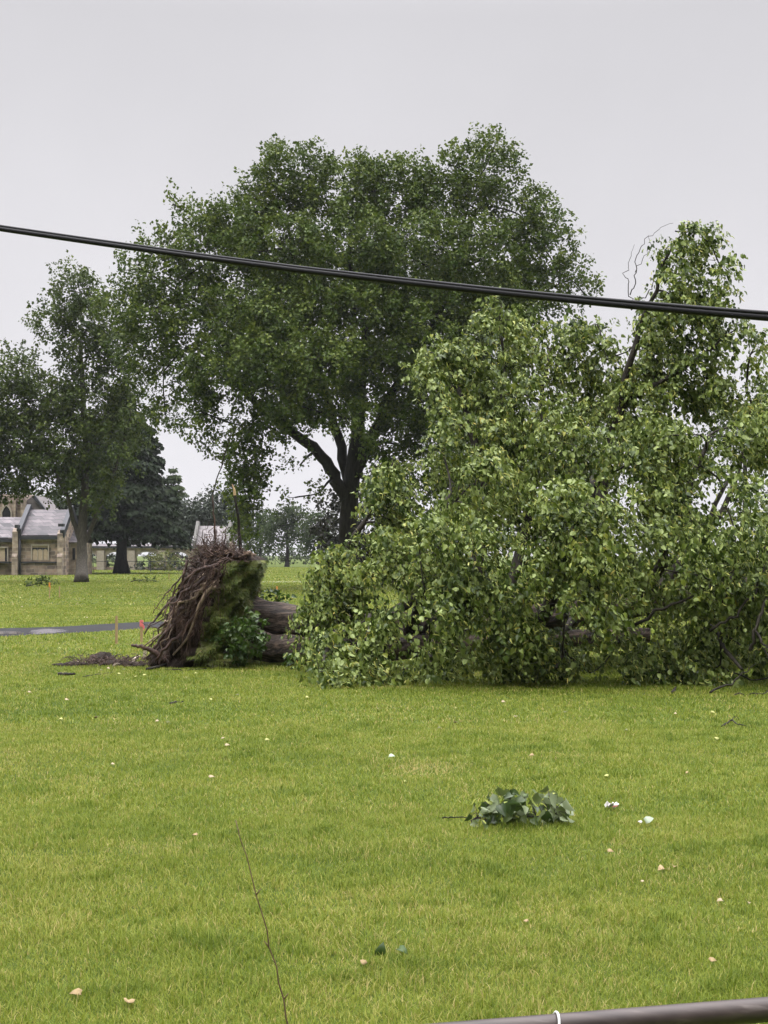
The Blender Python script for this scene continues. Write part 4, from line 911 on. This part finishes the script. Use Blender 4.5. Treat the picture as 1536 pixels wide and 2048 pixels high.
gstick('dark stub of branch on grass just in front of the crown', [(1345,1388,.02),(1352,1383,.06)], .022)
gstick('faint greenish twig lying flat in grass left of the leafy spray', [(884,1641,.02),(905,1642,.03),(945,1643,.025)], .006)
# broken pale root chips by the earth
M_pale = noisemat('pale_wood', [(.3, (.42, .34, .24)), (.7, (.62, .54, .42))], 12, 4, rough=.7)
for k, (a, b, r, lab) in enumerate((((262,1332,.05),(280,1325,.12),.035,'broad pale split wood chip against the clods of earth'), ((226,1335,.03),(240,1333,.05),.02,'small pale wood chip in front of the clods of earth'), ((152,1332,.02),(162,1329.5,.05),.025,'pale wood chip left of the clods of earth'))):
    root = thing('wood_chip', lab, 'wood chip', tuple(G(a[0], a[1], 0))); MB().tube([G(*a), (G(*a) + G(*b)) / 2 + Vector((0, 0, .02)), G(*b)], [r*.6, r, r*.3], 6).build('chip', M_pale, root)

# survey stakes
M_stake = noisemat('stake_wood', [(.3, (.34, .23, .12)), (.7, (.50, .36, .20))], 10, 4, (1, 1, .15), .75)
M_pink = plain('pink_ribbon', (.80, .20, .22), .5, var=.15); M_orange = plain('orange_ribbon', (.75, .30, .08), .5, var=.15)
def stake(label, px, ytop, ybot, wpx, mat=M_stake, ribbon=None, lean=0):
    c = G(px, ybot); d = c.y; s = d / F; h = (ybot - ytop) * s; w_ = wpx * s / 2
    root = thing('survey_stake', label, 'stake', c)
    mb = MB().prism([(c.x - w_, -.05), (c.x + w_, -.05), (c.x + w_ + lean, h - w_), (c.x + lean + w_*.2, h), (c.x + lean - w_, h - w_*.8)], d - w_*.5, d + w_*.5); mb.build('post', mat, root)
    if ribbon:
        rb = MB().box((c.x - w_*1.35 + lean, d - w_*.9, h*.70), (c.x + w_*1.35 + lean, d + w_*.9, h*.97))
        rb.add([(c.x + w_*1.1 + lean, d - w_, h*.80), (c.x + w_*2.6 + lean, d - w_*1.3, h*.72), (c.x + w_*2.2 + lean, d - w_*1.1, h*.50), (c.x + w_*1.0 + lean, d - w_*1.02, h*.68),
                (c.x + w_*1.1 + lean, d - w_*.9, h*.80), (c.x + w_*2.6 + lean, d - w_*1.2, h*.72), (c.x + w_*2.2 + lean, d - w_, h*.50), (c.x + w_*1.0 + lean, d - w_*.92, h*.68)], [(0,1,2,3),(7,6,5,4),(0,4,5,1),(1,5,6,2),(2,6,7,3),(3,7,4,0)])
        rb.build('ribbon', ribbon, root)
stake('tall plain wooden stake in the grass left of the pink-topped one', 233, 1231, 1288, 5)
stake('wooden stake with a pink ribbon tied round its top', 283, 1239, 1286, 5, ribbon=M_pink)
stake('short pale stake stub beside the broken root end', 288, 1299, 1320, 6.5, mat=M_pale, lean=.02)
stake('thin far stake tipped in orange beside the fallen leafy branch', 99, 1164, 1196, 2.2, ribbon=M_orange)
stake('thin far stake right of the orange-tipped stake', 119, 1172, 1196, 2.2)
stake('very small far stake in the shade near the wire fence', 338, 1146, 1159, 1.6)
stake('small far stake with orange top seen right of the root plate', 554, 1172, 1198, 2.4, ribbon=M_orange)

# small leafy branches down on the far lawn
def downbranch(label, lobes, px, py, mat, seed, size=.16, dens=14):
    r = np.random.default_rng(seed); c = G(px, py); root = thing('fallen_branch', label, 'branch', c); s = c.y / F
    L3 = [(np.array((c.x + dx*s, c.y + dy, max(.1, h))), np.array((rx*s, .5, ry*s)), 1) for dx, dy, h, rx, ry in lobes]
    base, out = shell(L3, dens, r, .3, .03); mb = MB(); a = np.array((c.x - 28*s, c.y, .05)); b = np.array((c.x + 26*s, c.y, .12)); pp = wob([a, (a+b)/2 + (0, 0, .15), b], 8, .03, r); rr = np.linspace(.04, .015, 8); mb.tube(pp, rr, 5)
    grow(mb, skeleton([(pp, rr)]), base, r, rmax=.02, tipr=.004, sides=4, npt=5); mb.build('stem', M_bark_dark, root)
    leaves('foliage', RHOMB, *sprig_leaves(base, out, r, 14, .35, .08, size, .1, .3), mat, root)
downbranch('leafy branch down on the far lawn beside two thin stakes', [(-12, 0, .25, 12, 5), (6, .2, .25, 12, 5), (20, 0, .35, 6, 5)], 80, 1174, M_maple, 101)
downbranch('small low leafy branch down on the far lawn below the spruce', [(-10, 0, .1, 8, 2), (8, .2, .12, 12, 3)], 290, 1165, M_maple, 102)

# ------------------------------------------------------------------ leafy spray on the near lawn
rs = np.random.default_rng(111)
sc_ = G(1042, 1652); spray = thing('leafy_spray', 'torn spray of broad linden leaves lying alone on the near lawn', 'branch', sc_)
M_sleaf = leafmat('spray_leaf', [(0, (.035, .065, .016)), (.5, (.065, .105, .028)), (1, (.12, .16, .046))], under=(.22, .27, .14), transl=.25, rough=.4, spec=.5)
s = sc_.y / F; mbs = MB(); pos, tips, nrs, szs = [], [], [], []
mst = wob([sc_ + Vector((-100*s, .02, .03)), sc_ + Vector((-40*s, 0, .08)), sc_ + Vector((30*s, .05, .06)), sc_ + Vector((86*s, .02, .08))], 14, .008, rs)
mbs.tube(mst, np.linspace(.009, .004, 14), 6)
for k in range(96):
    i = rs.integers(1, 14); b = mst[i]; e = b + np.array((rs.normal(0, .06), rs.normal(0, .10), abs(rs.normal(.05, .11)) )); e[2] = max(.02, min(e[2] - .03, .27 if i in (3,4,5,6,11,12,13) else .22))
    mbs.tube(wob([b, (b + e)/2 + (0, 0, .03), e], 5, .003, rs), np.linspace(.0028, .0016, 5), 4, cap=False)
    pos.append(e); tips.append((rs.normal(0, .6), rs.normal(-.2, .5), rs.normal(-.5, .35))); nrs.append((rs.normal(0, .6), rs.normal(-.55, .4), rs.normal(.45, .4)) if rs.random() > .22 else (rs.normal(0, .5), rs.normal(.6, .3), rs.normal(-.3, .4))); szs.append(.10 * (.6 + .6 * rs.random()))
mbs.build('stem', M_twig, spray)
leaves('foliage', HEART, np.array(pos), np.array(tips), np.array(nrs), np.array(szs), rs.random(len(pos)), M_sleaf, spray)
pi = rs.integers(0, len(pos), 34); qb = np.array(pos)[pi] + rs.normal(0, .02, (34, 3)); qb[:, 2] = np.maximum(qb[:, 2], .05)
leaves('flower_bracts', STRAP, qb, rs.normal(0, .7, (34, 3)) + (0, 0, .1), rs.normal(0, 1, (34, 3)), .06 + .03 * rs.random(34), rs.random(34) * .5, M_bract, spray)
# a two leaf sprig nearer
def single(name, label, cat, px, py, size, mat, tip, nrm, z=.035, tint=.5, group=None, part=None, tpl=HEART):
    o = leaves(name, tpl, np.array([G(px, py, z)]), np.array([tip], dtype=float), np.array([nrm], dtype=float), np.array([size]), np.array([tint]), mat, None)
    me = o.data; c = Vector(G(px, py, 0)); 
    for v in me.vertices: v.co = v.co - c
    o.location = c; tag(o, label, cat, group)
    sm = o.modifiers.new('thick', 'SOLIDIFY'); sm.thickness = .0015
    return o
single('fallen_leaf', 'dark upright green leaf on the near lawn, left of a pair', 'leaf', 757, 1921, .07, M_suck, (.3, 0, .8), (.2, -.8, .4), .02, .3)
single('fallen_leaf', 'dark curled green leaf on the near lawn, right of a pair', 'leaf', 796, 1917, .06, M_suck, (.5, -.4, -.1), (.2, -.5, .7), .05, .4)
# litter
M_paper = plain('white_paper', (.62, .60, .57), .8, var=.1); M_pap2 = plain('pale_green_leaf', (.48, .56, .42), .6, var=.12)
def litter(name, label, cat, px, py, w_, h_, seed, mat, stain=None):
    r = np.random.default_rng(seed); c = G(px, py); root = thing(name, label, cat, c); mb = MB(); n, m = 9, 6; vs, fs = [], []
    for i in range(n):
        for j in range(m):
            vs.append((c.x + (i/(n-1) - .5) * w_ + r.normal(0, .006), c.y + (j/(m-1) - .5) * w_*.55 + r.normal(0, .006), .03 + h_ * (.5 + .5*math.sin(i*1.3 + j*1.7 + seed)) + r.normal(0, .006)))
    for i in range(n-1):
        for j in range(m-1): fs.append((i*m + j, (i+1)*m + j, (i+1)*m + j + 1, i*m + j + 1))
    o = mb.add(vs, fs).build('sheet', mat, root); o.modifiers.new('thick', 'SOLIDIFY').thickness = .003
    if stain is not None:
        q = [(c.x - .05*w_, c.y - w_*.30, .03), (c.x + .38*w_, c.y - w_*.30, .035), (c.x + .42*w_, c.y - w_*.285, .03 + h_*.5), (c.x + .05*w_, c.y - w_*.285, .03 + h_*.35)]
        o2 = MB().add(q, [(0, 1, 2, 3)]).build('stained_flap', stain, root); o2.modifiers.new('thick', 'SOLIDIFY').thickness = .003
M_stain = plain('pinkish_stain', (.60, .26, .20), .8)
litter('paper_scrap', 'crumpled white paper scrap with pinkish edge on the lawn', 'litter', 1224, 1621, .10, .035, 3, M_paper, M_stain)
single('fallen_leaf', 'pale whitish leaf tilted up on the lawn right of the paper scrap', 'leaf', 1290, 1654, .07, M_pap2, (.8, .1, .35), (.3, -.7, .7), .04, .5)
single('fallen_leaf', 'small white leaf scrap at the left of the tilted pale leaf', 'leaf', 1284, 1656, .03, M_paper, (-.5, .1, .2), (.2, -.7, .7), .04, .5)
single('fallen_leaf', 'tiny bright white scrap of leaf on the mid lawn', 'leaf', 778, 1521, .06, M_pap2, (.6, -.3, .15), (.1, -.6, .8), .04, .5)
M_dry = noisemat('dry_leaf', [(.3, (.24, .17, .08)), (.7, (.40, .30, .16))], 30, 4, rough=.8); M_dry2 = noisemat('pink_dry_leaf', [(.3, (.32, .25, .15)), (.7, (.46, .38, .25))], 30, 4, rough=.8)
M_yel = noisemat('yellow_leaf', [(.3, (.32, .34, .10)), (.7, (.45, .44, .17))], 30, 4, rough=.7)
for px, py, sz, mt, lab in ((163,2001,.085,M_dry,'broad tan dry leaf at the lower left, left of two'), (258,2021,.10,M_dry,'tan dry leaf at the lower left, right of two'), (1330,1748,.12,M_dry,'torn orange-tan dry leaf on the lawn below the pale leaf'),
   (1348,1742,.07,M_dry,'small tan leaf touching the torn orange-tan one'), (1445,1812,.06,M_dry2,'pinkish dry leaf near the right edge'), (1498,1816,.045,M_dry2,'small pinkish leaf scrap at the right edge'), (1215,1712,.07,M_dry,'tan leaf below the white paper scrap'),
   (1287,1774,.04,M_dry2,'pale scrap just below the torn orange-tan leaf'), (1420,1935,.07,M_dry,'dull tan leaf above the metal rail'), (1055,1855,.05,M_dry,'dull tan leaf halfway between spray and rail'), (418,1562,.085,M_dry2,'pale pinkish leaf standing on the lawn at mid left'), (450,1497,.085,M_dry2,'upright pale leaf on the lawn, nearer of two'), (443,1484,.06,M_dry2,'upright pale leaf on the lawn, farther of two'),
   (222,1535,.06,M_dry2,'small pale leaf on the left lawn'), (395,1679,.06,M_dry,'small tan leaf left of the dead stalk tip'), (1217,1559,.07,M_yel,'yellowish leaf behind the white paper scrap'), (1068,1517,.08,M_dry,'rusty leaf behind the leafy spray'), (813,1570,.05,M_yel,'yellow leaf scrap left of the leafy spray'), (730,1942,.06,M_dry,'tan leaf below the pair of dark leaves'), (1377,1552,.07,M_dry,'rusty leaf right of the yellowish leaf')):
    single('fallen_leaf', lab, 'leaf', px, py, sz * .62, mt, (rs.normal(0, .8), rs.normal(0, .5), .12), (rs.normal(0, .3), -.45, .9), .032, .5, group='leaves scattered on the lawn')
rl_ = np.random.default_rng(120); k = 0
while k < 44:
    px, py = rl_.uniform(10, 1520), 1168 + 330 * rl_.random() ** 1.4
    if (px > 590 and py < 1390) or (280 < px < 600 and py < 1335) or (1240 < py < 1290 and px < 420): continue
    d = GD(py); single('fallen_leaf', 'small pale torn leaf lying flat on the middle or far lawn', 'leaf', px, py, .030 + .0012 * d, (M_yel, M_dry2, M_bush, M_yel)[k % 4], (rl_.normal(0, 1), rl_.normal(0, .6), .15), (0, -.5, .9), .03, .5, group='torn leaves on the middle lawn', tpl=RHOMB if d > 30 else HEART); k += 1

# ------------------------------------------------------------------ near things: cable, rail, dead stalk
M_cable = plain('black_cable', (.006, .006, .0065), .45, var=.3, scale=3); M_cable.node_tree.nodes['Principled BSDF'].inputs['Specular IOR Level'].default_value = .12
cp = [(-500,375),(-250,419),(0,458),(200,487),(400,515),(600,541),(800,564),(1000,586),(1200,606),(1400,624),(1560,637),(1850,657),(2100,671)]
cd = [12.4 - .0026 * (x + 500) + 0 for x, y in cp]
cpts = [P(x, y, d) for (x, y), d in zip(cp, cd)]
cpts = [cpts[0] + (cpts[0] - cpts[2]) * 4 + Vector((0, 0, .5))] + cpts + [cpts[-1] + (cpts[-1] - cpts[-3]) * 4 + Vector((0, 0, .5))]
cab = thing('overhead_cable', 'thick black overhead cable sagging across the sky and trees', 'cable', tuple(cpts[0]))
cw = wob(cpts, 260, 0, rr_)
MB().tube(cw, .0172, 10).build('cable_sheath', M_cable, cab, True)
ph = np.linspace(-3.5, 6.1, 260); o2 = np.stack([np.zeros(260), -.004 + .010 * np.sin(ph), .021 + .002*np.cos(ph)], 1)
MB().tube(cw + o2, .0105, 8).build('messenger_wire', M_cable, cab, True)

m, t, b, o_ = newmat('weathered_pipe')
tc = N(t, 'ShaderNodeTexCoord'); n1 = N(t, 'ShaderNodeTexNoise'); mp = N(t, 'ShaderNodeMapping'); mp.inputs['Scale'].default_value = (3, 40, 40); n1.inputs['Scale'].default_value = 1.5; n1.inputs['Detail'].default_value = 8
t.links.new(tc.outputs['Object'], mp.inputs[0]); t.links.new(mp.outputs[0], n1.inputs['Vector'])
t.links.new(rampnode(t, n1.outputs['Fac'], [(.3, (.032, .023, .020)), (.62, (.062, .046, .040)), (.76, (.12, .10, .09)), (.86, (.26, .24, .22))]), b.inputs['Base Color'])
b.inputs['Roughness'].default_value = .42; b.inputs['Metallic'].default_value = .15
M_pipe = m
def railpt(px):
    y = 2019 + (1536 - px) * .0815; d = (EYE - 1.2) * F / (y - HY); return P(px, y, d)
fence = thing('pipe_fence', 'brown weathered pipe rail of a fence at the lower right', 'fence', (1.6, 2.62, 0))
a, b_ = railpt(-700), railpt(2900); a, b_ = a + (a - b_) * 1.6, b_ + (b_ - a) * 1.6
MB().tube([a.lerp(b_, k/30) for k in range(31)], .0215, 24).build('rail', M_pipe, fence, True)
for q in [a.lerp(b_, u) for u in (.02, .21, .41, .60, .79, .98)]:
    if abs(q.x) < 1.0: continue
    MB().tube([(q.x, q.y, -.1), (q.x, q.y, 1.17)], .03, 14).build('post', M_pipe, fence, True)
M_alu = noisemat('aluminium_tie', [(.3, (.55, .55, .55)), (.7, (.75, .75, .74))], 30, 3, rough=.35)
q = railpt(1104); ring = []
for k in range(26):
    a_ = -.6 + 2 * math.pi * k / 24; ring.append((q.x + .016 * math.sin(a_ * .5 + .4) - .006, q.y + .0245 * math.cos(a_), q.z + .0245 * math.sin(a_)))
MB().tube(ring, .0024, 8).build('wire_tie', M_alu, fence, True)

M_stalk = noisemat('dead_stalk', [(.3, (.08, .045, .03)), (.7, (.20, .13, .085))], 25, 4, rough=.7)
sq = [P(660, 2660, 3.96), P(615,2250,3.9), P(580,2048,3.85), P(548,1920,3.82), P(528,1850,3.8), P(505,1760,3.8), P(488,1695,3.8), P(472,1640,3.8)]
sq[0].z = 0; sp2 = wob(sq, 30, .0022, rr_)
st = thing('dead_weed_stalk', 'thin dry brown weed stalk leaning up in front of the lawn', 'weed', tuple(sp2[0]))
mbk = MB().tube(sp2, np.linspace(.0036, .0011, 30), 6)
for i in (10, 13, 16, 19, 22, 25):
    e = sp2[i] + np.array((.012 * (1 if i % 2 else -1), 0, .016)); mbk.tube([sp2[i], e], [.0022, .0008], 4)
mbk.build('stem', M_stalk, st, True)

# ------------------------------------------------------------------ haze
hm = bpy.data.materials.new('haze_air'); hm.use_nodes = True; t = hm.node_tree; t.nodes.clear()
pv_ = N(t, 'ShaderNodeVolumePrincipled'); pv_.inputs['Color'].default_value = (.93, .95, 1, 1); pv_.inputs['Density'].default_value = .00013; pv_.inputs['Anisotropy'].default_value = 0
oo = N(t, 'ShaderNodeOutputMaterial'); t.links.new(pv_.outputs[0], oo.inputs['Volume'])
tag(MB().box((-905, -25, -1), (905, 1505, 34)).build('haze', hm), kind='stuff')
